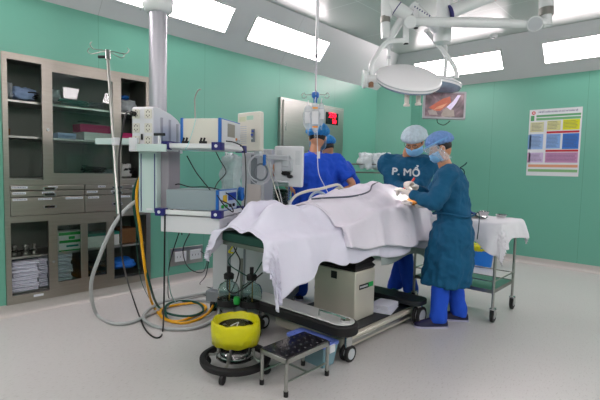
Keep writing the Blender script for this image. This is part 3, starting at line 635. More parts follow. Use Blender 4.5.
# hanging drip rod
rb = at(315.5, 95, 3.8)
hr = thing('ceiling_drip_rod', 'long white drip rod hanging from the ceiling with curled hooks and blue collar', 'drip rod', rb)
MB().cyl((rb.x, rb.y, HC), (rb.x, rb.y, rb.z+.33), .0135, n=14).build('outer_tube', M_wht, hr)
MB().cyl((rb.x, rb.y, rb.z+.34), (rb.x, rb.y, rb.z), .008, n=12).build('inner_rod', M_alu, hr)
MB().cyl((rb.x, rb.y, rb.z+.32), (rb.x, rb.y, rb.z+.345), .015, n=14).build('sleeve', M_mgry, hr)
MB().lathe([(.05, -.01), (.05, 0), (.014, .012)], (rb.x, rb.y, HC-.012)).build('ceiling_plate', M_wht, hr)
MB().lathe([(.008, -.08), (.016, -.06), (.018, -.03), (.030, -.02), (.034, .005), (.03, .02), (.012, .03)], rb).build('blue_collar', M_azure, hr)
for s in (-1, 1):
    MB().tube([rb, rb+RT*s*.05+UP*.002, rb+RT*s*.085, rb+RT*s*.10+UP*.018, rb+RT*s*.118, rb+RT*s*.11-UP*.025, rb+RT*s*.085-UP*.025, rb+RT*s*.078-UP*.012], .003, n=6).build('hook', M_chrome, hr)
    MB().tube([rb+FW*s*.0, rb+FW*s*.05, rb+FW*s*.09-UP*.02, rb+FW*s*.11+UP*.01], .003, n=6).build('hook', M_chrome, hr)
def bag(c, wd, h, label, mm, ln):
    t = thing('drip_bag', label, 'drip bag', c)
    Mb = screen_frame(V(c), RT, (0, 0, 1))
    MB(Mb).ell((0, 0, 0), (wd, h, .022), fn=lambda q, d: V((q.x*(1+.1*math.sin(d.y*9)), q.y, q.z*(1-.5*abs(d.y)))), nu=24, nv=16).build('pouch', mm, t)
    MB(Mb).box(-wd*.6, wd*.6, -h*.45, h*.4, .018, .0215).build('label_panel', M_wht, t)
    for z in ln: MB(Mb).box(-wd*.5, wd*.5, h*z-.007, h*z+.007, .0215, .0225).build('orange_band', mat('orange_print', 'E08A1C', .5), t)
    MB(Mb).tube([(0, h*.95, 0), (.0, h*1.15, 0), (.006, h*1.35, 0)], .004).build('hanger', M_wht, t)
    MB(Mb).cyl((0, -h*.95, 0), (0, -h*1.35, 0), .01, .007).build('drip_chamber', M_clear, t)
bag(rb+V((0, 0, -.20))-FW*.03, .045, .13, 'clear drip bag with orange print under the blue collar', M_film, (.62, -.62))
bag(rb+V((0, 0, -.19))-RT*.06+FW*.02, .045, .11, 'crumpled clear drip bag at the left of the printed one', M_film, ())
bag(rb+V((0, 0, -.16))+RT*.055+FW*.02, .035, .10, 'smaller clear drip bag at the right of the printed one', M_film, ())
# ---------------------------------------------------------------- operating table
TX0, TX1, TY0, TY1 = 1.77, 2.33, -5.14, -3.14
ot = thing('operating_table', 'wheeled stainless operating table with black-edged foot base, under the white drapes', 'operating table', (2.1, -4.1, 0))
M_pad = mat('dark_green_pad', '0E3B31', .55, var=.1)
for y0, y1 in ((TY0, -4.42), (-4.40, -3.66), (-3.64, TY1)):
    MB().rbox(TX0, TX1, y0, y1, .795, .86, .04).build('mattress_pad', M_pad, ot, bevel=.012)
    box_w('tabletop_section', M_ssd, TX0+.02, TX1-.02, y0+.01, y1-.01, .765, .795, ot)
for x in (TX0-.005, TX1-.01): box_w('side_rail', M_ss, x, x+.014, TY0+.1, TY1-.1, .755, .785, ot)
M_warm = mat('warm_steel', 'CBC6B8', .35, .35, var=.08, nscale=4)
box_w('column', M_warm, 1.98, 2.40, -4.31, -4.03, .136, .53, ot, bevel=.008)
box_w('switch_plate', M_blk, 2.16, 2.22, -4.316, -4.31, .45, .51, ot)
pl = box_w('name_plate', mat('plate_green', '1E9A4A', .4), 2.40, 2.405, -4.17, -4.06, .385, .425, ot)
box_w('dark_half', M_blk, 2.4045, 2.4065, -4.26, -4.13, .385, .425, pl)
b = MB(); random.seed(5)
for k in range(6): b.box(2.4065, 2.4075, -4.25+k*.018, -4.238+k*.018, .398, .412)
b.build('lettering', M_wht, pl)
prof = []
b = MB(); rings = []
for k in range(11):
    e = .012 if k % 2 else -.006; z = .53+k*.0235; e -= .002*k
    rings.append([(1.99-e, -4.30-e, z), (2.39+e, -4.30-e, z), (2.39+e, -4.04+e, z), (1.99-e, -4.04+e, z)])
b.loft([[V(p) for p in r] for r in rings]).build('bellows_cover', M_blk, ot, angle=20)
M_deck = mat('deck_dark', '24272B', .45, .3)
MB().rbox(1.80, 2.54, -4.62, -3.42, .045, .125, .06).build('base_skirt', M_warm, ot, bevel=.01)
MB().rbox(1.83, 2.50, -4.58, -3.46, .125, .136, .05).build('base_deck', M_deck, ot, bevel=.004)
cb_ = MB().rbox(1.62, 2.68, -4.81, -4.58, .205, .28, .11, seg=8).build('foot_bumper', M_rub, ot, bevel=.012)
MB().rbox(1.645, 2.655, -4.785, -4.605, .28, .29, .088, seg=8).build('foot_cover', mat('pale_steel', 'D2D4D2', .35, .3), cb_, bevel=.004)
MB().cyl((2.60, -4.70, .287), (2.60, -4.70, .305), .035).build('pedal_hub', M_chrome, cb_)
MB().tube([(2.40, -4.74, .29), (2.40, -4.74, .33), (2.55, -4.74, .335), (2.60, -4.70, .31)], .008, smooth=False).build('brake_pedal', M_chrome, cb_)
MB().rbox(1.72, 2.64, -3.72, -3.50, .175, .22, .08, seg=8).build('head_bumper', M_deck, ot, bevel=.008)
for x, y, r in ((2.60, -4.66, .058), (1.72, -4.66, .058), (2.60, -3.62, .082), (1.76, -3.62, .082)):
    c_ = MB(); c_.cyl((x-.032, y, r), (x-.008, y, r), r, n=24); c_.cyl((x+.008, y, r), (x+.032, y, r), r, n=24)
    c_ = c_.build('caster', M_rub, ot, bevel=.004)
    MB().cyl((x-.034, y, r), (x+.034, y, r), r*.66, n=20).build('hub_cap', M_gry, c_)
    MB().cyl((x, y, r), (x, y, .205 if y < -4 else .176), .028, n=14).build('stem', M_chrome, c_)
linen(2.39, -3.86, .137, .2, .24, .035, 'white folded cloth, lower of two on the table base', 'white cloths on the table base', .3)
linen(2.40, -3.87, .175, .17, .21, .03, 'white folded cloth, upper of two on the table base', 'white cloths on the table base', .1)
box_w('spine_rail', M_ss, 2.541, 2.549, -4.55, -3.6, .07, .10, ot)
# ---------------------------------------------------------------- patient under the drapes
M_skin = mat('warm_skin', 'C08A68', .5, var=.08, nscale=14, bump=.08, bscale=60)
def ring(c, rx, rz, n=20, ax='y'):
    return [V((c[0]+rx*math.cos(2*PI*k/n), c[1], c[2]+rz*math.sin(2*PI*k/n))) for k in range(n)]
b = MB()
b.loft([ring((2.05, y, z), rx, rz) for y, z, rx, rz in ((-4.25, .94, .10, .05), (-4.15, .955, .17, .085), (-3.95, .965, .165, .09), (-3.75, .975, .17, .10), (-3.58, .98, .19, .10), (-3.46, .97, .17, .08), (-3.40, .96, .07, .055), (-3.33, .96, .055, .055))])
b.ell((2.07, -3.27, .985), (.078, .10, .095))
b.ell((2.07, -3.27, 1.085), (.014, .025, .02)); b.ell((2.145, -3.27, .975), (.012, .02, .03)); b.ell((1.995, -3.27, .975), (.012, .02, .03))
for s in (-1, 1):
    b.tube([(2.05+.09*s, -4.15, .94), (2.05+.10*s, -4.5, .925), (2.05+.10*s, -4.72, .92), (2.05+.09*s, -4.95, .91)], lambda t: .075-.035*t, n=12)
    b.ell((2.05+.09*s, -4.97, .935), (.035, .045, .06))
    b.tube([(2.05+.17*s, -3.52, .98), (2.05+.22*s, -3.75, .93), (2.05+.21*s, -4.0, .91), (2.05+.17*s, -4.18, .91)], lambda t: .048-.02*t, n=12)
b.build('patient_body', M_skin, None, remesh=.012, smooth_it=3)
pt = bpy.data.objects['patient_body']; pt.name = 'person'; tag(pt, 'patient lying under the white drapes on the operating table', 'person')
# ---------------------------------------------------------------- cloth
M_drape = mat('drape_white', 'DEDDEC', .8, var=.03, nscale=9, bump=.25, bscale=14)
M_drape2 = mat('drape_green_grey', '9AA6A4', .85, var=.05, bump=.2)
M_cloth = mat('cart_cloth', 'DCDDE2', .85, var=.03, bump=.3, bscale=16)
def cloth(name, m, x0, x1, y0, y1, ztop, oL, oR, oF, oB, label, cat, step=.02, fold=.035, ff=26., seed=0, M=None, noise_a=.012, parent=None, pull=.10, group=None):
    nx = int((x1-x0)/step)+1; nj = 22
    def axis(lo, hi):
        n = max(2, int((hi-lo)/step)); return [('o0', 1-k/nj) for k in range(nj)]+[('i', k/n) for k in range(n+1)]+[('o1', (k+1)/nj) for k in range(nj)]
    AXX, AXY = axis(x0, x1), axis(y0, y1); rings = []
    for ky, ty in AXY:
        yy = y0 if ky == 'o0' else y1 if ky == 'o1' else y0+(y1-y0)*ty; row = []
        for kx, tx in AXX:
            xx = x0 if kx == 'o0' else x1 if kx == 'o1' else x0+(x1-x0)*tx
            dx = -tx*oL(yy) if kx == 'o0' else tx*oR(yy) if kx == 'o1' else 0
            dy = -ty*oF(xx) if ky == 'o0' else ty*oB(xx) if ky == 'o1' else 0
            D = math.hypot(dx, dy); z = ztop(xx, yy)
            q_ = V((xx*3.2+yy*1.1+seed, yy*3.4-xx*1.6, 0)); q_ += V((noise.noise(q_*1.3), noise.noise(q_*1.3+V((9, 2, 1))), 0))*.8; wz = noise_a*(noise.noise(V((xx*5+seed, yy*5, 0)))+1.6*(.75-abs(noise.noise(q_))*2.6)*.6+.6*noise.noise(V((xx*13, yy*11+seed, 3))))
            if D > 1e-6:
                ux, uy = dx/D, dy/D; s = yy*abs(ux)+xx*abs(uy)+math.atan2(uy, ux)*.12
                f = fold*min(1, D/.16)*(math.sin(s*ff+seed+1.7*noise.noise(V((s*3, seed, 0))))+.5*math.sin(s*ff*.43+seed*2))
                bend = min(D, .05); out = .028*math.sin(min(1, D/.05)*PI/2)+pull*max(0, D-.04)+f*.5+abs(f)*.3
                drop = (1-math.cos(min(1, D/.05)*PI/2))*.03+max(0, D-.05)
                px, py, pz = xx+ux*out, yy+uy*out, z-drop
                pz += .3*wz; px += wz*.5
            else: px, py, pz = xx, yy, z+wz
            row.append(V((px, py, pz)))
        rings.append(row)
    mb = MB(M); nX = len(AXX); nY = len(AXY); vs = [p for r in rings for p in r]
    mb.add(vs, [(j*nX+i, j*nX+i+1, (j+1)*nX+i+1, (j+1)*nX+i) for j in range(nY-1) for i in range(nX-1)])
    o = mb.build(name, m, parent, angle=180, solid=.004, smooth_it=2)
    return tag(o, label, cat, group)
def sm(a, b_, x): t = max(0, min(1, (x-a)/(b_-a))); return t*t*(3-2*t)
def interp(x, pts):
    for (a, va), (b_, vb) in zip(pts, pts[1:]):
        if x <= b_: return va+(vb-va)*sm(a, b_, x)
    return pts[-1][1]
HC_ = [(-5.2, .885), (-5.12, .96), (-5.0, 1.07), (-4.88, 1.085), (-4.6, 1.03), (-4.40, 1.04), (-4.15, 1.09), (-3.9, 1.13), (-3.6, 1.175), (-3.3, 1.16), (-3.15, 1.07), (-3.08, 1.0)]
HE_ = [(-5.2, .875), (-4.7, .875), (-4.4, .90), (-4.0, .98), (-3.5, 1.02), (-3.2, .98), (-3.08, .92)]
def zpat(x, y):
    t = abs(x-2.05)/.30; c = interp(y, HC_); e = interp(y, HE_); k = max(0, 1-t**2.2)
    z = e+(c-e)*k
    if y < -4.6: z = e+(c-e)*max(math.exp(-((x-2.05-.10)/.09)**2), math.exp(-((x-2.05+.10)/.09)**2), .45*k)
    return z
cloth('surgical_drape', M_drape, TX0-.02, TX1+.03, TY0-.02, -3.10, zpat,
      lambda y: interp(y, [(-5.16, .20), (-5.08, .14), (-4.9, .18), (-3.1, .35)]),
      lambda y: interp(y, [(-5.16, .41), (-4.95, .33), (-4.72, .22), (-4.5, .28), (-4.2, .34), (-3.8, .42), (-3.1, .40)]),
      lambda x: interp(x, [(1.75, .17), (1.80, .08), (1.86, .03), (2.26, .035), (2.31, .06), (2.36, .22)]),
      lambda x: .05, 'large white surgical drape covering the patient, hanging in points at the foot end', 'drape', fold=.05, ff=15, noise_a=.022)
def zup(x, y): return zpat(x, y)+.02
cloth('upper_drape', mat('drape_upper', 'DFDBE6', .8, var=.03, bump=.3, bscale=18), TX0-.01, TX1+.06, -4.50, -3.13, lambda x, y: zup(x, y)+.012*sm(-4.5, -4.3, y),
      lambda y: .22, lambda y: interp(y, [(-4.5, .17), (-4.1, .30), (-3.6, .38), (-3.1, .36)]), lambda x: .02, lambda x: .05,
      'second white drape laid over the patient from waist to head', 'drape', fold=.055, ff=15, seed=0, noise_a=.022, pull=.2)
cloth('under_drape', M_drape2, TX0+.02, TX1+.005, -3.95, -3.12, lambda x, y: zpat(x, y)-.03, lambda y: .3, lambda y: .47-.02*math.sin(y*9), lambda x: .001, lambda x: .02,
      'grey-green under-drape showing below the white drape near the surgeon', 'drape', fold=.02, ff=10, seed=9, pull=.05)
cord('drape_cable', [(x_, y_, zup(x_, y_)+.03) for x_, y_ in ((2.02, -4.42), (2.12, -4.30), (2.20, -4.15), (2.22, -4.0), (2.20, -3.85), (2.14, -3.72), (2.12, -3.6))], .007, mat('dark_slate_tube', '4C5260', .5), 'dark slate cable lying across the white drape', 'cable')
# operating field
site = at(413, 201, 3.98)
tag(MB().ell(site, (.06, .09, .028), Matrix.Rotation(.3, 4, 'Z') @ Matrix.Rotation(.25, 4, 'X')).build('swabbed_skin', mat('iodine_skin', 'D98A3C', .4, var=.35, nscale=25)), 'orange iodine-stained skin showing in the drape opening', 'operating field')
for k, (u, v, r) in enumerate(((407, 203, .03), (401, 190, .03), (420, 206, .03))):
    blobpack('gauze_swab', mat('gauze', 'DCD8D6', .9, bump=.6), at(u, v, 3.9), (r*1.5, r, r*.6), ['crumpled gauze left of the orange skin', 'crumpled gauze under the facing surgeon\'s hand', 'crumpled gauze by the near surgeon\'s sleeve'][k], 'gauze', amp=.5, seed=40+k)
rt_ = thing('red_tube', 'red suction tube rising between the surgeons hands', 'tube', at(410, 180, 3.85))
MB().tube([at(401, 190, 3.85), at(405, 188, 3.85), at(410, 184, 3.85), at(414.5, 178, 3.85)], .009, n=8).build('tube', mat('red_rubber', 'D8402C', .35), rt_)
# ---------------------------------------------------------------- instrument cart
KX0, KX1, KY0, KY1, KZ = 2.27, 3.06, -3.10, -2.56, .885
ct = thing('instrument_cart', 'wheeled steel instrument cart with green shelf beside the near surgeon', 'cart', (2.7, -2.83, 0))
for x in (KX0, KX1-.02):
    for y in (KY0, KY1):
        l = MB().cyl((x, y, .13), (x, y, KZ-.01), .0125, n=12).build('leg', M_ss, ct)
        c_ = MB().cyl((x-.013, y+.02, .058), (x+.013, y+.02, .058), .058, n=22).build('caster', M_rub, ct, bevel=.004)
        MB().cyl((x-.015, y+.02, .058), (x+.015, y+.02, .058), .026, n=14).build('hub_cap', M_gry, c_)
        f_ = MB(); f_.box(x-.022, x-.017, y-.012, y+.04, .045, .125); f_.box(x+.017, x+.022, y-.012, y+.04, .045, .125); f_.box(x-.022, x+.022, y-.02, y+.04, .115, .13)
        f_.build('fork', M_chrome, c_, bevel=.002)
box_w('tabletop', M_ssd, KX0-.02, KX1+.0, KY0-.02, KY1+.02, KZ-.02, KZ, ct)
sh = box_w('lower_shelf', mat('green_tray', '3B7A66', .4, .2), KX0, KX1-.02, KY0, KY1, .275, .29, ct)
b = MB(); b.box(KX0, KX1-.02, KY0-.008, KY0, .262, .295); b.box(KX0, KX1-.02, KY1, KY1+.008, .262, .295); b.box(KX1-.025, KX1-.018, KY0, KY1, .262, .295); b.build('shelf_lip', M_ssd, sh, bevel=.002)
b = MB()
for a, c_ in (((KX0, KY0), (KX1-.02, KY0)), ((KX0, KY1), (KX1-.02, KY1)), ((KX1-.02, KY0), (KX1-.02, KY1)), ((KX0, KY0), (KX0, KY1))): b.cyl((a[0], a[1], .37), (c_[0], c_[1], .37), .006, n=8)
b.build('guard_rail', M_ss, ct)
cloth('cart_drape', M_cloth, KX0-.02, KX1+.01, KY0-.02, KY1+.02, lambda x, y: KZ+.012,
      lambda y: .06, lambda y: interp(y, [(-3.12, .24), (-2.9, .17), (-2.5, .20)]),
      lambda x: interp(x, [(2.3, .2), (2.6, .24), (2.85, .19), (3.07, .30)]), lambda x: .18,
      'white cloth draped over the instrument cart, corner hanging in a point', 'cloth', fold=.035, ff=20, seed=2, pull=.16, noise_a=.008)
def bowl(name, c, r, h, label):
    t = thing(name, label, 'bowl', c, 0)
    MB().lathe([(r*.6, 0), (r, h), (r*1.05, h), (r*1.05, h+.004), (r*.97, h+.004), (r*.57, .006), (.001, .006)], c, n=28).build('dish', M_chrome, t)
    return t
T_ = KZ+.022
bowl('steel_bowl', (2.80, -2.76, T_), .05, .05, 'deep steel bowl on the cart cloth')
bowl('steel_bowl', (2.93, -2.66, T_), .055, .025, 'shallow steel dish at the back right of the cart cloth')
bowl('steel_bowl', (2.86, -2.95, T_), .045, .015, 'small flat steel dish in front of the deep bowl')
tr = thing('kidney_dish', 'steel kidney dish lying near the front edge of the cart cloth', 'dish', (2.74, -2.93, T_))
MB().prism([(2.74+.08*math.cos(a)*(1 if math.cos(a) > -2 else 1), -2.93+.035*math.sin(a)+.02*math.cos(a*2)) for a in [2*PI*k/24 for k in range(24)]], T_, T_+.022).build('dish', M_ss, tr, bevel=.004)
for k in range(6):
    x, y = 2.50+.035*k, -2.86+.02*(k % 2); t = thing('surgical_forceps', '%s of the steel forceps on the cart cloth' % ['leftmost', 'second from the left', 'third from the left', 'third from the right', 'second from the right', 'rightmost'][k], 'forceps', (x, y, T_), .3+.1*k, 'forceps on the cart cloth')
    TM = WM[t]; b = MB(TM)
    b.tube([(0, -.07, .004), (.006, 0, .004), (0, .07, .004)], .003, n=6); b.tube([(.0, -.07, .004), (-.006, 0, .004), (0, .07, .004)], .003, n=6); b.build('shank', M_chrome, t)
    for s in (-1, 1): MB(TM).tube([(s*.008+.011*math.cos(a), -.082+.011*math.sin(a), .004) for a in [2*PI*j/8 for j in range(8)]], .0025, n=6, closed=True, sub=2).build('finger_ring', M_chrome, t)
blobpack('gauze_pad', mat('gauze', 'DCD8D6', .9, bump=.6), (2.66, -2.70, T_+.012), (.06, .05, .014), 'white gauze pad behind the forceps on the cart', 'gauze', seed=50)
# blue waste bucket on floor behind the cart
bk = onz(481.5, 266, 0)
wb = thing('waste_bucket', 'bright blue bucket with yellow liner on the floor behind the cart', 'bucket', bk)
MB().lathe([(.13, 0), (.165, .27), (.175, .28), (.17, .29), (.155, .28), (.12, .01), (.001, .01)], bk, n=32).build('pail', mat('bright_blue_plastic', '1478DC', .35), wb)
M_ybag = mat('yellow_bag', 'D3CE14', .3, alpha=.92, var=.12, nscale=20, bump=.8, bscale=18)
def frill(c, r0, r1, z0, z1, amp, seed, n=64, inner=True):
    rings = []
    prof = [(.001, z0+.0), (r1*.4, z0+.0), (r1*.66, z0+.005), (r1*.80, z0+.03), (r1*.98, z1-.01), (r1*1.02, z1+.004), (r1*1.08, z1-.01), (r0*1.06, (z0+z1)/2), (r0*1.03, z0), (r0*1.0, z0+.002)]
    for i, (r, z) in enumerate(prof):
        rings.append([V((c[0]+(r+amp*noise.noise(V((4*math.cos(2*PI*k/n), 4*math.sin(2*PI*k/n), z*12+seed))))*math.cos(2*PI*k/n), c[1]+(r+amp*noise.noise(V((4*math.cos(2*PI*k/n), 4*math.sin(2*PI*k/n), z*12+seed))))*math.sin(2*PI*k/n),
            c[2]+z+amp*.9*noise.noise(V((5*math.cos(2*PI*k/n)+seed, 5*math.sin(2*PI*k/n), i*.3))))) for k in range(n)])
    return MB().loft(rings, cap=False)
frill(bk, .165, .17, .24, .30, .03, 3).build('yellow_liner', M_ybag, wb, angle=180)
# ---------------------------------------------------------------- yellow-bag bucket on dolly
bc_ = V((2.16, -5.30, 0))
kb = thing('kick_bucket', 'steel kick bucket lined with a yellow bag on a round black wheeled ring', 'bucket', bc_)
MB().lathe([(.095, .075), (.10, .08), (.118, .30), (.122, .305), (.112, .305), (.095, .09), (.001, .09)], bc_, n=36).build('pail', M_chrome, kb)
rg = MB().lathe([(.195, .06), (.225, .06), (.232, .075), (.232, .095), (.222, .102), (.198, .102), (.19, .095), (.19, .07)], bc_, n=48, cap=False)
rg.loft([[p for p in r] for r in []]) if 0 else None
rg.build('bumper_ring', M_rub, kb)
MB().lathe([(.12, .095), (.128, .095), (.128, .115), (.12, .115)], bc_, n=36, cap=False).build('holder_ring', M_chrome, kb)
for k in range(4):
    a = k*PI/2+.5; c, s = math.cos(a), math.sin(a)
    w_ = MB().cyl(bc_+V((c*.21-s*.012, s*.21+c*.012, .033)), bc_+V((c*.21+s*.012, s*.21-c*.012, .033)), .033, n=18).build('caster', M_rub, kb, bevel=.003)
    MB().cyl(bc_+V((c*.21, s*.21, .03)), bc_+V((c*.21, s*.21, .065)), .012).build('stem', M_ssd, w_)
    MB().tube([bc_+V((c*.19, s*.19, .08)), bc_+V((c*.15, s*.15, .085)), bc_+V((c*.125, s*.125, .105)), bc_+V((c*.124, s*.124, .16))], .009, smooth=False).build('bracket', M_ss, kb)
frill(bc_, .148, .146, .195, .34, .009, 7).build('yellow_bag', M_ybag, kb, angle=180)
MB().tube([bc_+V((-.08, .02, .27)), bc_+V((.0, .02, .315)), bc_+V((.06, -.04, .32)), bc_+V((.1, -.03, .29))], .003).build('white_tubing', M_wht, kb)
# ---------------------------------------------------------------- foot stool
SX0, SX1, SY0, SY1, SZ = 2.415, 2.645, -5.32, -4.92, .225
st = thing('step_stool', 'low steel step stool with black studded rubber top in the foreground', 'stool', ((SX0+SX1)/2, (SY0+SY1)/2, 0))
b = MB(); e = .02
for (x0_, x1_, y0_, y1_) in ((SX0, SX1, SY0, SY0+e), (SX0, SX1, SY1-e, SY1), (SX0, SX0+e, SY0, SY1), (SX1-e, SX1, SY0, SY1)): b.box(x0_, x1_, y0_, y1_, SZ-.028, SZ)
b.build('frame', M_ss, st, bevel=.003)
tp = MB().rbox(SX0+.006, SX1-.006, SY0+.006, SY1-.006, SZ, SZ+.008, .012).build('rubber_mat', mat('glossy_rubber', '1B1B1F', .12), st, bevel=.002)
b = MB()
for i in range(7):
    for j in range(4): b.ell((SX0+.036+j*.053, SY0+.035+i*.055+(.0 if j % 2 else .015), SZ+.008), (.008, .008, .005), nu=10, nv=6)
b.build('studs', mat('stud_rubber', '2E2E33', .15), tp)
for x in (SX0+.011, SX1-.011):
    for y in (SY0+.011, SY1-.011):
        l = MB().cyl((x, y, .012), (x, y, SZ-.01), .0115, n=14).build('leg', M_ss, st)
        MB().cyl((x, y, 0), (x, y, .032), .0145, n=14).build('rubber_foot', M_rub, l)
b = MB(); b.cyl((SX0+.011, SY0+.011, .085), (SX0+.011, SY1-.011, .085), .006, n=8); b.cyl((SX1-.011, SY0+.011, .085), (SX1-.011, SY1-.011, .085), .006, n=8); b.cyl((SX0+.011, (SY0+SY1)/2, .085), (SX1-.011, (SY0+SY1)/2, .085), .006, n=8)
b.build('stretcher', M_ss, st)
# plastic tub
M_tub = mat('clear_blue_plastic', '8FB6C4', .25, alpha=.75)
tb = thing('plastic_tub', 'clear plastic storage tub with lilac-blue lid under the table foot', 'storage tub', (2.37, -4.77, 0))
rings = []
for z, e in ((0, .02), (.14, 0), (.145, 0)): rings.append([V((x, y, z)) for x, y in ((2.24+e, -4.90+e), (2.58-e, -4.90+e), (2.58-e, -4.745-e), (2.24+e, -4.745-e))])
MB().loft(rings).build('tub', M_tub, tb, bevel=.01)
l_ = MB().rbox(2.232, 2.588, -4.908, -4.737, .145, .165, .02).build('lid', mat('lilac_blue_plastic', '6C84D8', .35), tb, bevel=.004)
MB().rbox(2.27, 2.55, -4.87, -4.775, .165, .172, .015).build('lid_ridge', mat('lilac_blue_plastic', '6C84D8', .35), l_, bevel=.003)
MB().rbox(2.583, 2.60, -4.86, -4.80, .11, .16, .006).build('clip', M_wht, tb, bevel=.002)
# ---------------------------------------------------------------- suction jar trolley
jc = onz(249, 334, 0); jc = V((1.66, -4.90, 0)) if False else V((1.66, -4.86, 0))
sj = thing('suction_trolley', 'glass suction jars on a round black wheeled base under the table foot', 'suction unit', jc)
MB().lathe([(.15, .05), (.20, .05), (.21, .065), (.21, .08), (.195, .09), (.15, .09)], jc, n=40, cap=False).build('base_ring', M_rub, sj)
MB().lathe([(.16, .06), (.16, .085), (.001, .09)], jc).build('base_tray', M_deck, sj)
for k in range(4):
    a = k*PI/2+.2; c, s = math.cos(a)*.19, math.sin(a)*.19
    MB().cyl(jc+V((c-.012, s, .028)), jc+V((c+.012, s, .028)), .028, n=16).build('caster', M_rub, sj)
MB().cyl(jc+V((.0, .02, .08)), jc+V((0, .02, .60)), .012).build('pole', M_ssd, sj)
for k, (dx, dy) in enumerate(((-.06, -.06), (.09, .05))):
    c = jc+V((dx, dy, .24)); g_ = MB().lathe([(.001, 0), (.075, .0), (.085, .015), (.085, .12), (.07, .155), (.035, .175), (.032, .21), (.028, .21), (.030, .172), (.066, .148), (.08, .118), (.08, .018), (.072, .006), (.001, .006)], c, n=30).build('jar', M_glass, sj)
    MB().lathe([(.088, -.012), (.092, -.012), (.092, .04), (.088, .04)], c, n=30, cap=False).build('jar_band', M_rub, sj)
    MB().lathe([(.04, .20), (.042, .235), (.03, .245), (.001, .246)], c).build('stopper', M_rub, sj)
    MB().cyl(c+V((0, 0, .245)), c+V((0, 0, .30)), .016).build('spout', M_rub, sj)
    MB().cyl(c+V((.01, 0, .02)), c+V((.01, 0, .20)), .005).build('dip_tube', mat('amber_tube', '8A6A2A', .3), g_)
    MB().lathe([(.001, .007), (.078, .008), (.078, .025), (.001, .025)], c).build('fluid', mat('dark_fluid', '2A1410', .2), g_)
MB().lathe([(.05, 0), (.055, .14), (.05, .15), (.001, .15)], jc+V((-.02, .03, .09))).build('motor', M_mgry, sj)
MB().lathe([(.001, 0), (.022, .005), (.026, .03), (.022, .06), (.001, .065)], jc+V((.09, -.10, .27))).build('green_bulb', M_green, sj)
MB().tube([jc+V((-.06, -.06, .54)), jc+V((-.05, -.08, .45)), jc+V((0, -.12, .38)), jc+V((.08, -.12, .36)), jc+V((.15, -.05, .42)), jc+V((.16, .1, .5))], .006).build('black_tubing', M_blk, sj)
cord('clear_tubing', [at(238, 236, 3.3), at(236, 250, 3.4), at(228, 262, 3.5), at(240, 272, 3.5), at(252, 276, 3.5), at(262, 262, 3.4)], .005, M_grn, 'green tubing looping under the foot of the drape', 'tubing')
cord('clear_tubing', [at(230, 238, 3.3), at(236, 252, 3.4), at(240, 262, 3.5), at(236, 282, 3.6), F(226, 300)], .005, M_blk, 'black tubing beside the green loop under the drape', 'tubing')
for k, (u, v) in enumerate(((231, 249), (275, 268))):
    yh = thing('yellow_hook', ['yellow plastic hook under the left of the drape', 'yellow plastic hook under the drape, right of the glass jars'][k], 'hook', at(u, v, 3.5))
    MB().tube([at(u+3, v-5, 3.5), at(u, v, 3.5), at(u-2, v+3, 3.5), at(u+3, v+4, 3.5)], .007, n=8).build('hook', mat('hook_yellow', 'D8D020', .4), yh)
# ---------------------------------------------------------------- wire rack at the far wall
rk = thing('wire_rack', 'narrow steel rack against the far left corner holding clear bags', 'rack', (.75, -1.6, 0))
b = MB()
for z in (.10, 1.30, 1.42):
    b.cyl((.45, -1.78, z), (1.05, -1.40, z), .009, n=8); b.cyl((.28, -1.50, z), (.88, -1.12, z), .009, n=8); b.cyl((.45, -1.78, z), (.28, -1.50, z), .009, n=8); b.cyl((1.05, -1.40, z), (.88, -1.12, z), .009, n=8)
b.build('rails', M_ssd, rk)
for x, y in ((.45, -1.78), (1.05, -1.40), (.28, -1.50), (.88, -1.12)): MB().cyl((x, y, 0), (x, y, 1.42), .012, n=10).build('post', M_ssd, rk)
for z in (.10, 1.29): MB().add([(.45, -1.78, z), (1.05, -1.40, z), (.88, -1.12, z), (.28, -1.50, z)], [(0, 1, 2, 3)]).build('tray', M_ssd, rk, solid=.006)
for k, (u, v, r) in enumerate(((366, 161, .11), (376, 161, .10), (385, 161, .09))):
    blobpack('supply_bag', mat('cloudy_bag', 'DCE8EE', .3, alpha=.8, bump=.9, var=.25), at(u, v, 6.55), (r, r*.8, .11), ['leftmost cloudy plastic bag on the wire rack', 'middle cloudy plastic bag on the wire rack', 'rightmost cloudy bag on the rack, beside the facing surgeon'][k], 'bag', amp=.45, seed=60+k)
carton('storage_box', mat('dark_green_card', '1E6B4E', .5), .50, .95, -1.62, -1.30, .12, 1.05, 'tall dark green box standing inside the wire rack')
cup = at(354.5, 196, 5.5)
cp = thing('white_container', 'small white container behind the drape to the right of the nurses', 'container', cup)
MB().lathe([(.04, 0), (.05, .13), (.052, .135), (.046, .135), (.037, .01), (.001, .01)], cup, n=20).build('pot', M_wht, cp)
sb = thing('side_stand', 'slim steel stand carrying the small white container', 'stand', (cup.x, cup.y, 0))
MB().lathe([(.13, cup.z-.02), (.13, cup.z), (.001, cup.z)], (cup.x, cup.y, 0)).build('top', M_ssd, sb)
MB().cyl((cup.x, cup.y, .02), (cup.x, cup.y, cup.z-.01), .015).build('pole', M_ssd, sb)
MB().lathe([(.16, 0), (.16, .02), (.02, .04)], (cup.x, cup.y, 0)).build('foot', M_ssd, sb)
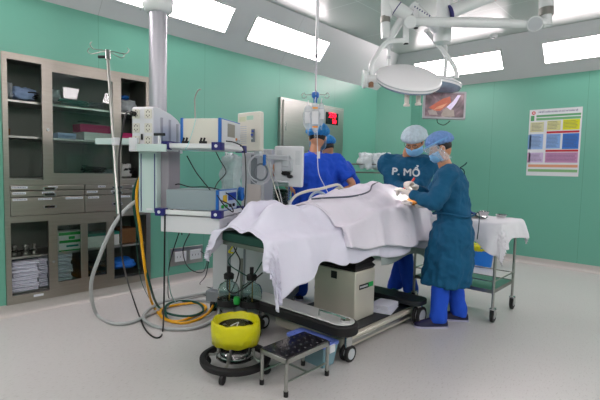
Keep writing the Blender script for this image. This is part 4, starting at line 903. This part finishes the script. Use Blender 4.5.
# ---------------------------------------------------------------- surgical lamps
lt = thing('surgical_lamp', 'large white round surgical lamp with jointed arms above the table', 'surgical lamp', at(442, -40, 4.0))
L1 = at(408.5, 77.5, 3.65)
def lamp_head(c, tilt, R_, nm):
    axis = (V((0, 0, 1))*math.cos(tilt)-V((FW.x, FW.y, 0)).normalized()*math.sin(tilt)+RT*nm).normalized()   # back of the dome
    Mx, My, Mz = frame(axis); M = Matrix.Translation(c) @ Matrix((Mx, My, Mz)).transposed().to_4x4()
    hd = MB(M).lathe([(R_*.99, -.03), (R_, -.015), (R_, .0), (R_*.97, .012), (R_*.80, .035), (R_*.55, .055), (R_*.3, .066), (.001, .07)], n=56).build('lamp_head', mat('lamp_white', 'EEEEF0', .3, var=.01, coat=.3), lt, angle=50)
    MB(M).lathe([(R_*.985, -.028), (R_*.93, -.05), (R_*.7, -.075), (.05, -.085), (.001, -.085)], n=48).build('lens', mat('lamp_lens', '8F9FB4', .12, var=.35, nscale=20, alpha=.95), hd)
    MB(M).lathe([(R_*1.0, -.004), (R_*1.012, -.004), (R_*1.012, -.012), (R_*1.0, -.012)], n=56, cap=False).build('rim_trim', M_gry, hd)
    return M, axis, hd
M1, ax1, h1 = lamp_head(L1, .57, .272, .04)
for u, v in ((407, 93), (418.5, 92)):
    p = at(u, v+3, 3.60)
    g_ = MB().lathe([(.001, -.085), (.026, -.083), (.027, -.07), (.019, -.064), (.021, .02), (.001, .02)], p).build('sterile_handle', mat('handle_cream', 'D8CFC6', .4), lt)
kn = MB(); kn.cyl(at(362.5, 79, 3.65), at(366, 79, 3.65), .075, n=28); kn = kn.build('pivot_knob', M_wenam, lt, bevel=.006)
MB().cyl(at(365, 79, 3.65), at(378, 79, 3.65), .035, n=20).build('pivot', M_wenam, lt)
MB().cyl(at(371, 81, 3.65), at(371, 87, 3.65), .022, n=16).build('brake_sleeve', mat('tan_plastic', '9A7358', .5), lt)
def arm(pts, r, m=None, smooth=False, name='arm', n=18): return MB().tube(pts, r, n=n, smooth=smooth, sub=8).build(name, m or M_wenam, lt, angle=50)
arm([at(372, 78, 3.65), at(371.5, 66, 3.65), at(376, 57, 3.66), at(384, 45, 3.68), at(391, 41.5, 3.7), at(404, 40.5, 3.72)], .021, smooth=True, name='yoke_arm')
MB().cyl(at(406, 44, 3.72), at(406, 16, 3.75), .026, n=20).build('arm_joint', M_wenam, lt)
MB().cyl(at(406, 44.2, 3.72), at(406, 43, 3.72), .022, n=18).build('joint_cap', M_rub, lt)
MB().cyl(at(416, 28, 3.85), at(416, 4, 3.85), .024, n=18).build('arm_joint', M_wenam, lt)
MB().cyl(at(416, 28.4, 3.85), at(416, 27.4, 3.85), .02, n=18).build('joint_cap', M_rub, lt)
MB().cyl(at(388.5, 69, 3.85), at(389, 45, 3.85), .017, n=14).build('rod', M_wenam, lt)
MB().cyl(at(388.6, 59.5, 3.85), at(388.7, 56.5, 3.85), .021, n=14).build('collar', M_gry, lt)
arm([at(389, 47, 3.8), at(390, 38, 3.75), at(401, 20, 3.75)], .033, name='link_arm')
MB().cyl(at(386.5, -14, 3.75), at(386.5, 18, 3.75), .046, n=24).build('elbow_joint', M_wenam, lt, bevel=.004)
MB().cyl(at(385.3, 17, 3.75), at(385.3, 23, 3.75), .043, n=24).build('collar', M_ssd, lt)
MB().cyl(at(385.5, 23, 3.75), at(385.8, 39, 3.75), .042, .038, n=24).build('elbow_joint', M_wenam, lt, bevel=.004)
MB().cyl(at(388, 3, 3.76), at(410, 17, 3.76), .060, n=24).build('arm_housing', M_wenam, lt, bevel=.006)
MB().cyl(at(396.5, 8.2, 3.76), at(397.3, 8.8, 3.76), .0615, n=24).build('blue_ring', M_navy, lt)
MB().cyl(at(410.5, 22, 3.60), at(410.5, 22, 3.80), .052, n=24).build('pivot_drum', M_wenam, lt, bevel=.005)
arm([at(411, 21.5, 3.68), at(480, 22.5, 3.8), at(535, 24.5, 3.9)], lambda t: .034+.012*math.sin(t*PI), name='spring_arm')
MB().cyl(at(535, 24, 3.82), at(535, 24, 3.98), .068, n=28).build('pivot_drum', M_wenam, lt, bevel=.006)
MB().cyl(at(535, 24, 3.815), at(535, 24, 3.82), .055, n=28).build('drum_cap', M_gry, lt)
MB().cyl(at(541, 24, 3.92), at(548, 22, 3.92), .045, n=20).build('arm_housing', M_wenam, lt)
MB().cyl(at(546.5, 26, 3.92), at(546.5, 12, 3.92), .045, n=24).build('elbow_joint', M_wenam, lt)
MB().cyl(at(546.3, 15.5, 3.92), at(546.2, 8.5, 3.92), .061, n=24).build('collar', M_ssd, lt)
MB().cyl(at(546.2, 9, 3.92), at(546, -40, 3.92), .060, n=24).build('elbow_joint', M_wenam, lt)
hub0 = at(442, 43, 4.0)
MB().cyl((hub0.x, hub0.y, hub0.z), (hub0.x, hub0.y, hub0.z+.13), .078, n=30).build('centre_hub', M_wenam, lt, bevel=.006)
MB().cyl((hub0.x, hub0.y, hub0.z+.13), (hub0.x, hub0.y, HC), .062, n=30).build('ceiling_tube', M_wenam, lt)
MB().lathe([(.20, -.05), (.22, -.02), (.22, 0), (.01, 0)], (hub0.x, hub0.y, HC-.001)).build('ceiling_flange', M_wenam, lt)
MB().cyl(at(449, 13, 3.95), at(520, -16, 4.1), .064, .055, n=24).build('arm_housing', M_wenam, lt)
MB().cyl(at(449, 13, 3.95), at(450.5, 12.4, 3.95), .067, n=24).build('blue_ring', M_navy, lt)
MB().cyl(at(412, 6, 3.86), at(438, 30, 3.98), .045, n=20).build('arm_housing', M_wenam, lt)
MB().tube([at(520, -16, 4.1), at(546, -38, 3.92)], .055, n=20, smooth=False).build('arm_housing', M_wenam, lt)
MB().tube([at(386.5, -14, 3.75), at(400, -30, 3.85), at(442, -32, 4.0)], .045, n=20, smooth=False).build('arm_housing', M_wenam, lt)
arm([at(426, 30, 4.1), at(436, 42, 4.2), at(447, 56, 4.25), at(455, 68, 4.3), at(456.5, 78, 4.3)], .022, smooth=True, name='yoke_arm')
L2 = at(434, 84, 4.35)
M2, ax2, h2 = lamp_head(L2, -.02, .262, .10)
# brand letters on arm
put_text('lettering', 'merivaara', .030, M_navy, lt, at(418, 12.5, 3.78)-FW*.05, (RT*.86-UP*.5).normalized(), (UP*.86+RT*.5).normalized()) if False else None
b = MB(); random.seed(2)
for k in range(7):
    p = at(413.5+k*2.4, 9.2+k*1.5, 3.80); b.box(-.005, .005, -.007, .007, -.001, .001, Matrix.Translation(p-FW*.048) @ Matrix((RT, UP, -FW)).transposed().to_4x4() @ Matrix.Rotation(-.5, 4, 'Z'))
b.build('arm_lettering', M_navy, lt)
# screen on arm
SCM = screen_frame(at(444.5, 105, 4.3), at(467, 104, 4.3)-at(425, 102.8, 4.34), (UP+RT*.22))
sc = thing('surgical_display', 'hanging flat display showing the operation, below the second lamp', 'display', at(445, 105, 4.3))
hw, hh = .205, .138
MB(SCM).rbox(-hw, hw, -hh, hh, -.035, 0, .01).build('housing', mat('display_grey', '9A9CA0', .35, .3), sc, bevel=.004)
im = bpy.data.materials.new('operation_image'); im.use_nodes = True; N = im.node_tree.nodes; L = im.node_tree.links; b_ = N['Principled BSDF']
tcn = N.new('ShaderNodeTexCoord'); nz = N.new('ShaderNodeTexNoise'); nz.inputs['Scale'].default_value = 7; nz.inputs['Detail'].default_value = 5; nz.inputs['Distortion'].default_value = 1.2; L.new(tcn.outputs['Object'], nz.inputs[0])
cr = N.new('ShaderNodeValToRGB'); E_ = cr.color_ramp.elements; E_[0].position = .3; E_[0].color = lin('1A1215'); E_[1].position = .75; E_[1].color = lin('8A7478'); e_ = E_.new(.5); e_.color = lin('4A3A40')
L.new(nz.outputs[0], cr.inputs[0]); L.new(cr.outputs[0], b_.inputs['Base Color']); L.new(cr.outputs[0], b_.inputs['Emission Color']); b_.inputs['Emission Strength'].default_value = .8; b_.inputs['Roughness'].default_value = .3
MATS['operation_image'] = im
MB(SCM).box(-hw+.02, hw-.02, -hh+.02, hh-.02, 0, .002).build('picture', im, sc)
def pic(poly, c, e=.9, k=0): return MB(SCM).prism(poly, .002, .003+.0006*k).build('picture_shape', mat('pic_'+c, c, .3, emit=e, var=.35, nscale=30), sc)
pic([(-.15, -.03), (-.08, .02), (-.02, .06), (.05, .085), (.06, .03), (.02, -.01), (-.04, -.06), (-.09, -.06)], '9A4A32', .45)
pic([(-.10, -.05), (-.02, -.03), (.03, .02), (-.02, .0), (-.07, -.02)], 'B07A5C', .5, 1)
pic([(.02, -.02), (.08, .04), (.12, .10), (.15, .10), (.11, .02), (.06, -.05)], 'B5A9C0', .6, 1)
pic([(-.03, -.10), (.0, -.04), (.05, -.03), (.09, -.05), (.10, -.11), (.0, -.115)], '857A72', .4)
pic([(-.16, -.06), (-.09, -.04), (-.06, -.10), (-.14, -.10)], '7F7672', .4)
MB().tube([at(437, 119, 4.3), at(438, 123, 4.3), at(444, 125, 4.3), at(450, 121, 4.3)], .004).build('cable_loop', M_blk, sc)
MB(SCM).rbox(-.03, .03, -.05, .05, -.075, -.035, .01).build('mount', M_wenam, sc)
MB().tube([SCM @ V((0, 0, -.06)), SCM @ V((0, .16, -.10)), at(446, 60, 4.45), at(443, 30, 4.05)], .02, n=12).build('support_arm', M_wenam, sc)
# ---------------------------------------------------------------- people
M_gown = mat('teal_gown', '035074', .85, var=.15, nscale=7, bump=.5, bscale=12)
M_scrub = mat('blue_scrubs', '1A4FC8', .85, var=.10, nscale=7, bump=.5, bscale=12)
M_capb = mat('bouffant_blue', '2C88CC', .75, var=.25, nscale=30, bump=.8, bscale=45)
M_capp = mat('bouffant_pale', 'BFD2DC', .75, var=.25, nscale=30, bump=.8, bscale=45)
M_caps = mat('bouffant_slate', '6A8FC6', .75, var=.25, nscale=30, bump=.8, bscale=45)
M_mask = mat('mask_blue', '7DB4DE', .8, var=.06, bump=.2)
M_glove = mat('glove_latex', 'E2DAD2', .45, var=.06)
M_hair = mat('black_hair', '0D0B0B', .55, var=.3, nscale=60)
M_shoe = mat('navy_clog', '14123C', .55); M_sole = mat('pale_sole', 'A9A8C0', .6); M_shoeg = mat('green_clog', '0F6B57', .5)
def ik(a, t, l1, l2, pole):
    a, t = V(a), V(t); d = t-a; L_ = min(d.length, (l1+l2)*.995); dn = d.normalized()
    c = (l1*l1+L_*L_-l2*l2)/(2*l1*L_); c = max(-1, min(1, c)); p = V(pole); p = (p-dn*p.dot(dn)).normalized()
    e = a+dn*l1*c+p*l1*math.sqrt(max(0, 1-c*c)); return e, a+dn*L_
def hand_geo(mb, w, d, n, s, grow=0., curl=.5, scale=.95):
    """w wrist, d pointing direction, n palm normal (fingers curl to it), s thumb side"""
    d = V(d).normalized(); n = V(n); n = (n-d*n.dot(d)).normalized(); x = d.cross(n)
    if x.dot(V(s)) < 0: x = -x
    k = scale
    def O(a, b_, c): return w+(d*a+x*b_+n*c)*k
    rings = []
    for a, wd, th in ((-.02, .024, .02), (.01, .028, .018), (.04, .036, .016), (.075, .041, .014), (.092, .038, .011)):
        rings.append([O(a, (wd+grow)*math.cos(2*PI*j/14), (th+grow)*math.sin(2*PI*j/14)) for j in range(14)])
    mb.loft(rings)
    for i, (b0, ln) in enumerate(((.030, .068), (.010, .078), (-.011, .072), (-.030, .056))):
        p = O(.085, b0, 0); ang = 0; pts = [p-d*.02, p]; q = p
        for sgm, fr in enumerate((.45, .32, .23)):
            ang += curl*(1.0, 1.2, .8)[sgm]*(1+.12*i)
            dd = (d*math.cos(ang)+n*math.sin(ang)+x*b0*1.5).normalized(); q = q+dd*ln*fr*k; pts.append(q)
        mb.tube(pts, lambda t: (.0095-.003*t)*k+grow, n=8, sub=3)
        mb.ell(pts[-1], [(.0066*k+grow)]*3, nu=8, nv=6)
    t0 = O(.015, .022, .004); t1 = O(.045, .052, .016); t2 = O(.072, .058, .03); t3 = O(.09, .052, .042)
    mb.tube([t0, t1, t2, t3], lambda t: (.0125-.004*t)*k+grow, n=8, sub=3); mb.ell(t3, [(.0085*k+grow)]*3, nu=8, nv=6)
def person(label, ground, face, hands, feet, lean=.15, head_off=(0, .06), head_yaw=0., head_pitch=.5, cap=M_capb, outfit='scrubs', H=1.0, elbow_out=.6, mask=True, gloves=False, pants=M_scrub, shoe=M_shoe, sole=M_sole, hem=.36, sleeve_long=False, foot_dir=None, wide=1., capr=1., handn=(0, 0, -1), group=None, hip=.92, head_z=.20, back=-.35):
    g = V(ground); fz = math.atan2(-face[0], face[1])        # local +Y faces 'face'
    root = thing('person', label, 'person', g, fz, group)
    W = WM[root]; Wi = W.inverted()
    ha = [Wi @ V(h) for h in hands]; ft = [Wi @ V(f) for f in feet]
    pel = V((0, 0, hip*H)); sp = V((0, math.sin(lean), math.cos(lean))); sh = pel+sp*.50*H; nk = sh+V((0, head_off[1]*.5, .07))*H
    sw = .185*wide*H
    hc = sh+V((head_off[0], head_off[1], head_z))*H                    # head centre
    HM = Matrix.Translation(hc) @ Matrix.Rotation(head_yaw, 4, 'Z') @ Matrix.Rotation(-head_pitch, 4, 'X')
    b = MB(W)
    def er(c, rx, ry, ax=None, n=24):
        ax = V(ax or sp); x = V((1, 0, 0)); y = ax.cross(x).normalized(); return [V(c)+x*rx*math.cos(2*PI*k/n)+y*ry*math.sin(2*PI*k/n) for k in range(n)]
    # torso, neck
    b.loft([er(pel+sp*q*H, rx*H, ry*H) for q, rx, ry in ((-.10, .10, .08), (-.04, .155, .105), (.05, .155, .105), (.18, .135, .095), (.32, .155, .11), (.42, .16, .10), (.50, .12, .075), (.535, .06, .055))])
    b.tube([sh-sp*.02, nk, hc-V((0, .0, .03))], lambda t: .060-.008*t, n=14)
    # head with face
    def hf(q, d):
        z = d.z
        if z < 0: q = V((q.x*(1-.28*z*z), q.y*(1-.12*z*z)+.012*(-z)*(1 if d.y > 0 else .2), q.z*1.04))
        if d.y > 0: q.y *= .93
        return q
    b2 = []; HB = MB(W @ HM)
    HB.ell((0, 0, 0), (.076*H, .094*H, .114*H), nu=28, nv=20, fn=hf)
    HB.tube([(0, .084*H, .012), (0, .098*H, -.012), (0, .106*H, -.028), (0, .092*H, -.036)], lambda t: .009+.006*math.sin(t*PI), n=8)
    for s in (-1, 1):
        HB.ell((s*.078*H, -.004, -.010), (.010, .020, .032), nu=12, nv=8)
        HB.ell((s*.032*H, .080*H, .022), (.022, .011, .007), nu=10, nv=6)
    HB.tube([(-.024, .088*H, -.062), (0, .094*H, -.06), (.024, .088*H, -.062)], .006, n=6)
    b.v += HB.v and []; off = len(b.v); b.v += HB.v; b.f += [tuple(i+off for i in f) for f in HB.f]
    joints = []
    for i, s in enumerate((-1, 1)):
        S = sh+V((s*sw, -.0, -.035*H)); e, wv = ik(S, ha[i], .29*H, .255*H, V((s*elbow_out, back, -1)))
        joints.append((S, e, wv, s))
        b.tube([sh+V((s*.08, 0, -.02)), S, S.lerp(e, .5), e, e.lerp(wv, .5), wv], lambda t: (.050-.025*t)*H, n=14, sub=5)
        fd = (wv-e).normalized(); hand_geo(b, W.to_3x3() @ V((0, 0, 0))+wv, fd, V(handn)-fd*0, V((-s, .3, .4)), curl=.45 if not gloves else .6, scale=H)
        F_ = ft[i]; hp = pel+V((s*.09*H, 0, -.03)); LL = (hp-F_-V((0, 0, .085))).length*.5015; kn, an_ = ik(hp, F_+V((0, 0, .085)), LL, LL, V((s*.1, 1, 0)))
        joints[-1] += (hp, kn, an_, F_)
        b.tube([hp+V((0, 0, .03)), hp, hp.lerp(kn, .5), kn, kn.lerp(an_, .4), an_], lambda t: (.088-.050*t)*H, n=16, sub=5)
        dr_ = V((math.sin(-(foot_dir or (0, 0))[i]), math.cos((foot_dir or (0, 0))[i]), 0))
        b.tube([an_-dr_*.03+V((0, 0, -.03)), F_+dr_*.05+V((0, 0, .045)), F_+dr_*.14+V((0, 0, .03)), F_+dr_*.17+V((0, 0, .028))], lambda t: .036-.010*t, n=12)
        joints[-1] += (dr_,)
    b.build('body', M_skin, root, remesh=.0062, smooth_it=2)
    for s in (-1, 1):
        ey = MB(W @ HM).ell((s*.032*H, .0835*H, .012), (.012, .008, .007), nu=12, nv=8).build('eye', mat('eye_white', 'C8C0B8', .2), root)
        MB(W @ HM).ell((s*.032*H, .0905*H, .012), (.005, .003, .0055), nu=10, nv=6).build('iris', M_blk, ey)
    # hair under the cap at nape and sides
    MB(W @ HM).ell((0, -.012, .018), (.083*H, .096*H, .102*H), nu=24, nv=16, fn=lambda q, d: V((q.x, min(q.y, .045), max(q.z, -.062)))).build('hair', M_hair, root)
    # cap: gathered bouffant
    def cf(q, d):
        a = math.atan2(d.y, d.x); r = 1+.035*math.sin(a*17)*(1-max(0, d.z))+.05*noise.noise(d*3.1+V((len(label), 0, 0)))
        if d.z < -.15: r *= 1+.9*(d.z+.15)
        return V((q.x*r, q.y*r, max(q.z*(1+.05*noise.noise(d*4)), -.055)))
    CMx = W @ HM @ Matrix.Translation((0, -.018, .052)) @ Matrix.Rotation(.24, 4, 'X')
    MB(CMx).ell((0, 0, 0), (.106*H*capr, .124*H*capr, .092*H*capr), nu=72, nv=22, fn=cf).build('surgical_cap', cap, root, angle=180)
    if mask:
        rings = []
        for z, ry, k_ in ((-.018, .106, 1.0), (-.030, .117, 1.0), (-.044, .119, 1.0), (-.058, .122, 1.0), (-.072, .119, 1.), (-.088, .114, .96), (-.102, .098, .85), (-.112, .075, .7)):
            row = []
            for j in range(17):
                a = (-72+9*j)/180*PI; row.append(V((math.sin(a)*.088*k_*H, math.cos(a)*ry*H-.0+(.004 if int(z*500) % 2 else 0), z*H)))
            rings.append(row)
        vs = [p for r in rings for p in r]
        mk = MB(W @ HM).add(vs, [(i*17+j, i*17+j+1, (i+1)*17+j+1, (i+1)*17+j) for i in range(7) for j in range(16)]).build('face_mask', M_mask, root, solid=.004, angle=180)
        for s in (-1, 1): MB(W @ HM).tube([(s*.083*H, .03, -.03), (s*.092*H, -.01, -.0), (s*.086*H, -.022, -.02), (s*.083*H, .02, -.085)], .0016, n=5).build('ear_loop', M_wht, mk)
    # garments
    def fold(ringpts, c, amp, k, ph):
        out = []
        for j, p in enumerate(ringpts):
            a = 2*PI*j/len(ringpts); out.append(c+(p-c)*(1+amp*math.sin(k*a+ph)+amp*.6*math.sin((k*2-1)*a+ph*2)))
        return out
    gb = MB(W); n = 48
    if outfit == 'gown':
        T = [(.545, .068, .065), (.53, .088, .080), (.50, .165, .105), (.44, .205, .135), (.36, .200, .150), (.22, .185, .150), (.10, .170, .145), (.06, .168, .143)]
        rings = [er(pel+sp*q*H, rx*H*wide, ry*H, n=n) for q, rx, ry in T]
        rings = [fold(r, sum(r, V())/n, .0 if i < 3 else .018, 7, i*.6) for i, r in enumerate(rings)]
        zt = (pel+sp*.06*H).z; cy = (pel+sp*.06*H).y
        for q, rx, ry in ((.12, .195, .175), (.3, .21, .19), (.6, .22, .21), (.85, .225, .22), (1., .23, .225)):
            c = V(((ft[0].x+ft[1].x)/2*q, cy*(1-q)+((ft[0].y+ft[1].y)/2+.035)*q, zt+(hem-zt)*q)); r = er(c, rx*H*wide, ry*H, (0, 0, 1), n); rings.append(fold(r, c, .018+.03*q, 9, 1.3+q))
        gb.loft(rings)
    else:
        T = [(.540, .075, .070), (.525, .095, .085), (.495, .165, .10), (.43, .200, .135), (.33, .195, .145), (.20, .185, .140), (.08, .19, .142), (-.02, .20, .148), (-.12, .205, .15)]
        rings = [er(pel+sp*q*H, rx*H*wide, ry*H, n=n) for q, rx, ry in T]
        gb.loft([fold(r, sum(r, V())/n, .0 if i < 3 else .02, 6, i*.5) for i, r in enumerate(rings)])
    for (S, e, wv, s, hp, kn, an_, F_, dr_) in joints:
        a0 = sh+V((s*.07*H, 0, -.04))
        if sleeve_long:
            pts = [a0, S+V((0, 0, .0)), S.lerp(e, .5), e, e.lerp(wv, .5), e.lerp(wv, .93)]
            m_ = MB(W); gb.tube(pts, lambda t: (.082 if t < .5 else .082-.045*((t-.5)/.5))*H*(1+.05*math.sin(t*34)), n=18, sub=6)
        else:
            gb.tube([a0, S, S.lerp(e, .45), S.lerp(e, .72)], lambda t: (.080+.006*t)*H, n=18, sub=5)
    G = gb.build('gown' if outfit == 'gown' else 'scrub_top', M_gown if outfit == 'gown' else M_scrub, root, remesh=.011, smooth_it=4, disp=(.05, .10))
    if outfit != 'gown':
        MB(W).tube([nk+V((.062*math.cos(a)*H, .058*math.sin(a)*H-.005, -.012+.02*math.sin(a))) for a in [2*PI*k/14 for k in range(14)]], .007, closed=True, sub=3).build('collar', M_scrub, root)
    pb_ = MB(W)
    for (S, e, wv, s, hp, kn, an_, F_, dr_) in joints:
        pb_.tube([hp+V((0, 0, .06)), hp, hp.lerp(kn, .5), kn, kn.lerp(an_, .5), an_+V((0, 0, .0)), F_+V((0, 0, .045))-dr_*.0], lambda t: ((.082 if outfit == 'gown' else .110)-(.006 if outfit == 'gown' else .026)*t)*H*(1+.03*math.sin(t*40)), n=20, sub=6)
    pb_.build('trousers', pants, root, remesh=.011, smooth_it=3, disp=(.016, .10))
    for (S, e, wv, s, hp, kn, an_, F_, dr_) in joints:
        sdx = V((dr_.y, -dr_.x, 0)); rings = []
        for a, wd, h in ((-.085, .02, .045), (-.075, .036, .062), (-.03, .041, .082), (.04, .043, .080), (.10, .047, .062), (.15, .045, .048), (.185, .034, .038), (.20, .016, .030)):
            rings.append([F_+dr_*a+sdx*wd*math.cos(2*PI*j/18)+V((0, 0, .012+max(0, math.sin(2*PI*j/18))*h-.002)) for j in range(18)])
        so_ = MB(W).loft(rings).build('shoe', shoe, root, angle=60)
        poly = []
        rings = []
        for z in (0, .016):
            rr = []
            for a, wd in ((-.09, .02), (-.075, .038), (-.03, .043), (.04, .045), (.10, .05), (.155, .048), (.19, .036), (.205, .015)): rr.append(F_+dr_*a+sdx*wd+V((0, 0, z)))
            for a, wd in ((.205, .015), (.19, .036), (.155, .048), (.10, .05), (.04, .045), (-.03, .043), (-.075, .038), (-.09, .02)): rr.append(F_+dr_*a-sdx*wd+V((0, 0, z)))
            rings.append(rr)
        MB(W).loft(rings).build('sole', sole, so_)
    if gloves:
        for (S, e, wv, s, hp, kn, an_, F_, dr_) in joints:
            gm = MB(W); fd = (wv-e).normalized()
            hand_geo(gm, wv, fd, V(handn), V((-s, .3, .4)), grow=.0028, curl=.6, scale=H)
            gm.tube([wv-fd*.07, wv-fd*.03, wv+fd*.01], lambda t: .034-.006*t, n=14)
            gm.build('glove', M_glove, root, remesh=.005, smooth_it=2)
    return root, W, HM, pel, sp, sh, G, joints
# near surgeon, in profile
near = person('surgeon seen from the side in teal gown, clear face shield and grey-blue cap', (2.80, -3.42, 0), (-.90, -.44),
    [at(415, 187, 3.80), at(409, 193, 3.72)][::-1], [(2.745, -3.56, 0), (2.80, -3.26, 0)], lean=.17, head_off=(0, .075), head_yaw=.10, head_pitch=.50, cap=M_caps, outfit='gown', H=.955,
    gloves=True, sleeve_long=True, foot_dir=(.35, .1), wide=1.0, hem=.36, capr=1.0)
root, W, HM = near[:3]; pel, sp, sh = near[3:6]
MB(W @ HM).tube([(.104*math.sin(a), .118*math.cos(a), .052) for a in [(-150+300*k/20)*PI/180 for k in range(21)]], .008, n=8).build('shield_band', mat('foam_blue', '6FA6DA', .6, alpha=.9), root)
rows = [[V((.118*math.sin(a), .128*math.cos(a)+.012*(1-i), .05-.17*i/6)) for a in [(-80+160*k/20)*PI/180 for k in range(21)]] for i in range(7)]
MB(W @ HM).add([p for r in rows for p in r], [(i*21+j, i*21+j+1, (i+1)*21+j+1, (i+1)*21+j) for i in range(6) for j in range(20)]).build('face_shield', mat('shield_film', 'DCE8F2', .08, alpha=.22), root, solid=.001, angle=180)
# belt and back ties
wz = pel+sp*.10
b = MB(W); b.tube([wz+V((.185*math.cos(a), .172*math.sin(a), .01*math.sin(a*3))) for a in [2*PI*k/24 for k in range(24)]], .008, closed=True, sub=2); b.build('belt', M_gown, root)
b = MB(W); c = sh+V((-.03, -.095, .02))
b.tube([c, c+V((-.01, -.03, -.02)), c+V((-.02, -.035, -.06)), c+V((-.02, -.03, -.10))], .005); b.tube([c, c+V((.01, -.04, .03)), c+V((.0, -.05, .045))], .005); b.build('neck_tie', mat('dark_teal_tie', '06333F', .8), root)
b = MB(W); c = wz+V((-.06, -.165, .0))
b.tube([c, c+V((-.02, -.03, -.02)), c+V((-.03, -.03, -.10)), c+V((-.02, -.025, -.2))], .004); b.tube([c, c+V((-.04, -.02, .03)), c+V((-.05, -.03, -.01)), c+V((-.03, -.03, -.03))], .0035); b.build('waist_tie', mat('dark_teal_tie', '06333F', .8), root)
MB(W).tube([sh+V((-.045, -.085, .01)), sh+V((-.05, -.13, -.12)), sh+V((-.05, -.15, -.30)), pel+V((-.05, -.16, .1))], .005).build('back_seam', mat('violet_seam', '3F4FA0', .7), root)
# facing surgeon
MG = at(408, 200, 4.66)
mid = person('surgeon facing the camera in a lettered teal gown, pale cap and blue mask', (MG.x, MG.y, 0), (.42, -.90),
    [at(398, 191, 4.22), at(411, 189, 4.18)], [(MG.x-.10, MG.y-.03, 0), (MG.x+.10, MG.y-.05, 0)], lean=.27, head_off=(-.055, .10), head_yaw=-.25, head_pitch=.62, head_z=.165, back=-.5, cap=M_capp, outfit='gown', H=1.03,
    gloves=True, sleeve_long=True, wide=1.2, hem=.55, capr=1.15, elbow_out=.45, shoe=M_shoeg, sole=M_shoeg, hip=.93)
# lettering on the chest, projected onto the gown
bpy.context.view_layer.update(); dg = bpy.context.evaluated_depsgraph_get()
G = mid[6]; W = mid[1]; ev = G.evaluated_get(dg); me = ev.to_mesh(); Gw = Matrix.Translation(G.matrix_world.translation)
bv = BVHTree.FromPolygons([G.matrix_world @ v.co for v in me.vertices], [tuple(p.vertices) for p in me.polygons])
def project_text(body, size, centre, ux, uy, m, parent, bold=.002, sx=1.):
    vs, fs = text_mesh(body, size); mb = MB(); ux, uy = V(ux).normalized(), V(uy).normalized(); n = ux.cross(uy)
    for dx, dy in ((0, 0), (bold, 0), (-bold, 0), (0, bold), (0, -bold)):
        out = []
        for p in vs:
            q = V(centre)+ux*(p.x*sx+dx)+uy*(p.y+dy); hit = bv.ray_cast(q+n*.14, -n)
            out.append((hit[0] if hit[0] else q)+n*(.004+abs(dx)*.1+abs(dy)*.2))
        mb.add(out, fs)
    return mb.build('chest_lettering', m, parent)
ch_ = bv.ray_cast(CAM, (at(406, 172.5, 4.45)-CAM).normalized()); print('CHEST', ch_, (ch_[0]-CAM).dot(FW)); cc = ch_[0]; rx = (W.to_3x3() @ V((-1, 0, 0))); ry = V((0, 0, 1))
project_text('P. MỔ', .098, cc, rx+V((0, 0, -.05)), ry, mat('letter_white', 'D8DEE0', .7), mid[0], bold=.0035, sx=1.12)
ev.to_mesh_clear()
b = MB(mid[1] @ mid[2])
for s in (-1, 1): b.tube([(s*.034+.026*math.cos(a), .105, .010+.018*math.sin(a)) for a in [2*PI*k/12 for k in range(12)]], .0022, n=5, closed=True, sub=2); b.tube([(s*.06, .104, .012), (s*.085, .06, .008), (s*.086, .0, .0)], .002, n=5)
b.build('spectacles', M_blk, mid[0])
# nurses seen from behind
n1 = person('nurse in blue scrubs and blue cap seen from behind, standing left of the other nurse', (1.47, -3.74, 0), (-.78, .62),
    [at(288, 186, 4.35), at(334, 196, 4.30)], [(1.36, -3.82, 0), (1.54, -3.64, 0)], lean=.04, head_off=(.03, .05), head_yaw=-.35, head_pitch=.30, capr=1.1, outfit='scrubs', H=1.02, wide=1.15, elbow_out=.5, group=None)
n2 = person('nurse in blue scrubs and blue cap partly hidden behind the first nurse', (1.39, -3.31, 0), (-.85, .25),
    [at(337, 192, 4.45), at(334, 188, 4.9)], [(1.36, -3.36, 0), (1.50, -3.20, 0)], lean=.06, head_off=(-.05, .10), head_yaw=.25, head_pitch=.45, outfit='scrubs', H=.97, wide=.95)
# ---------------------------------------------------------------- light, world, camera
def spot(name, loc, tgt, power, size, rad, colr):
    l = bpy.data.lights.new(name, 'SPOT'); l.energy = power; l.spot_size = size; l.spot_blend = .6; l.shadow_soft_size = rad; l.color = colr
    o = bpy.data.objects.new(name, l); COL.objects.link(o); o.location = loc; d = V(tgt)-V(loc); o.rotation_euler = d.to_track_quat('-Z', 'Y').to_euler(); return o
spot('surgical_lamp_beam', L1-ax1*.10, site, 130, .30, .2, (1, .96, .88))
wd = bpy.data.worlds.new('world'); bpy.context.scene.world = wd; wd.use_nodes = True
wd.node_tree.nodes['Background'].inputs[0].default_value = (.6, .65, .7, 1); wd.node_tree.nodes['Background'].inputs[1].default_value = .15
cam = bpy.data.cameras.new('camera'); co = bpy.data.objects.new('camera', cam); COL.objects.link(co)
cam.sensor_width = 36; cam.lens = FPX/600*36; cam.clip_start = .05
co.matrix_world = Matrix.Translation(CAM) @ Matrix((RT, UP, -FW)).transposed().to_4x4()
sc_ = bpy.context.scene; sc_.camera = co
vs_ = sc_.view_settings; vs_.view_transform = 'Standard'; vs_.look = 'None'; vs_.gamma = 1; vs_.use_curve_mapping = False; vs_.exposure = EXPO
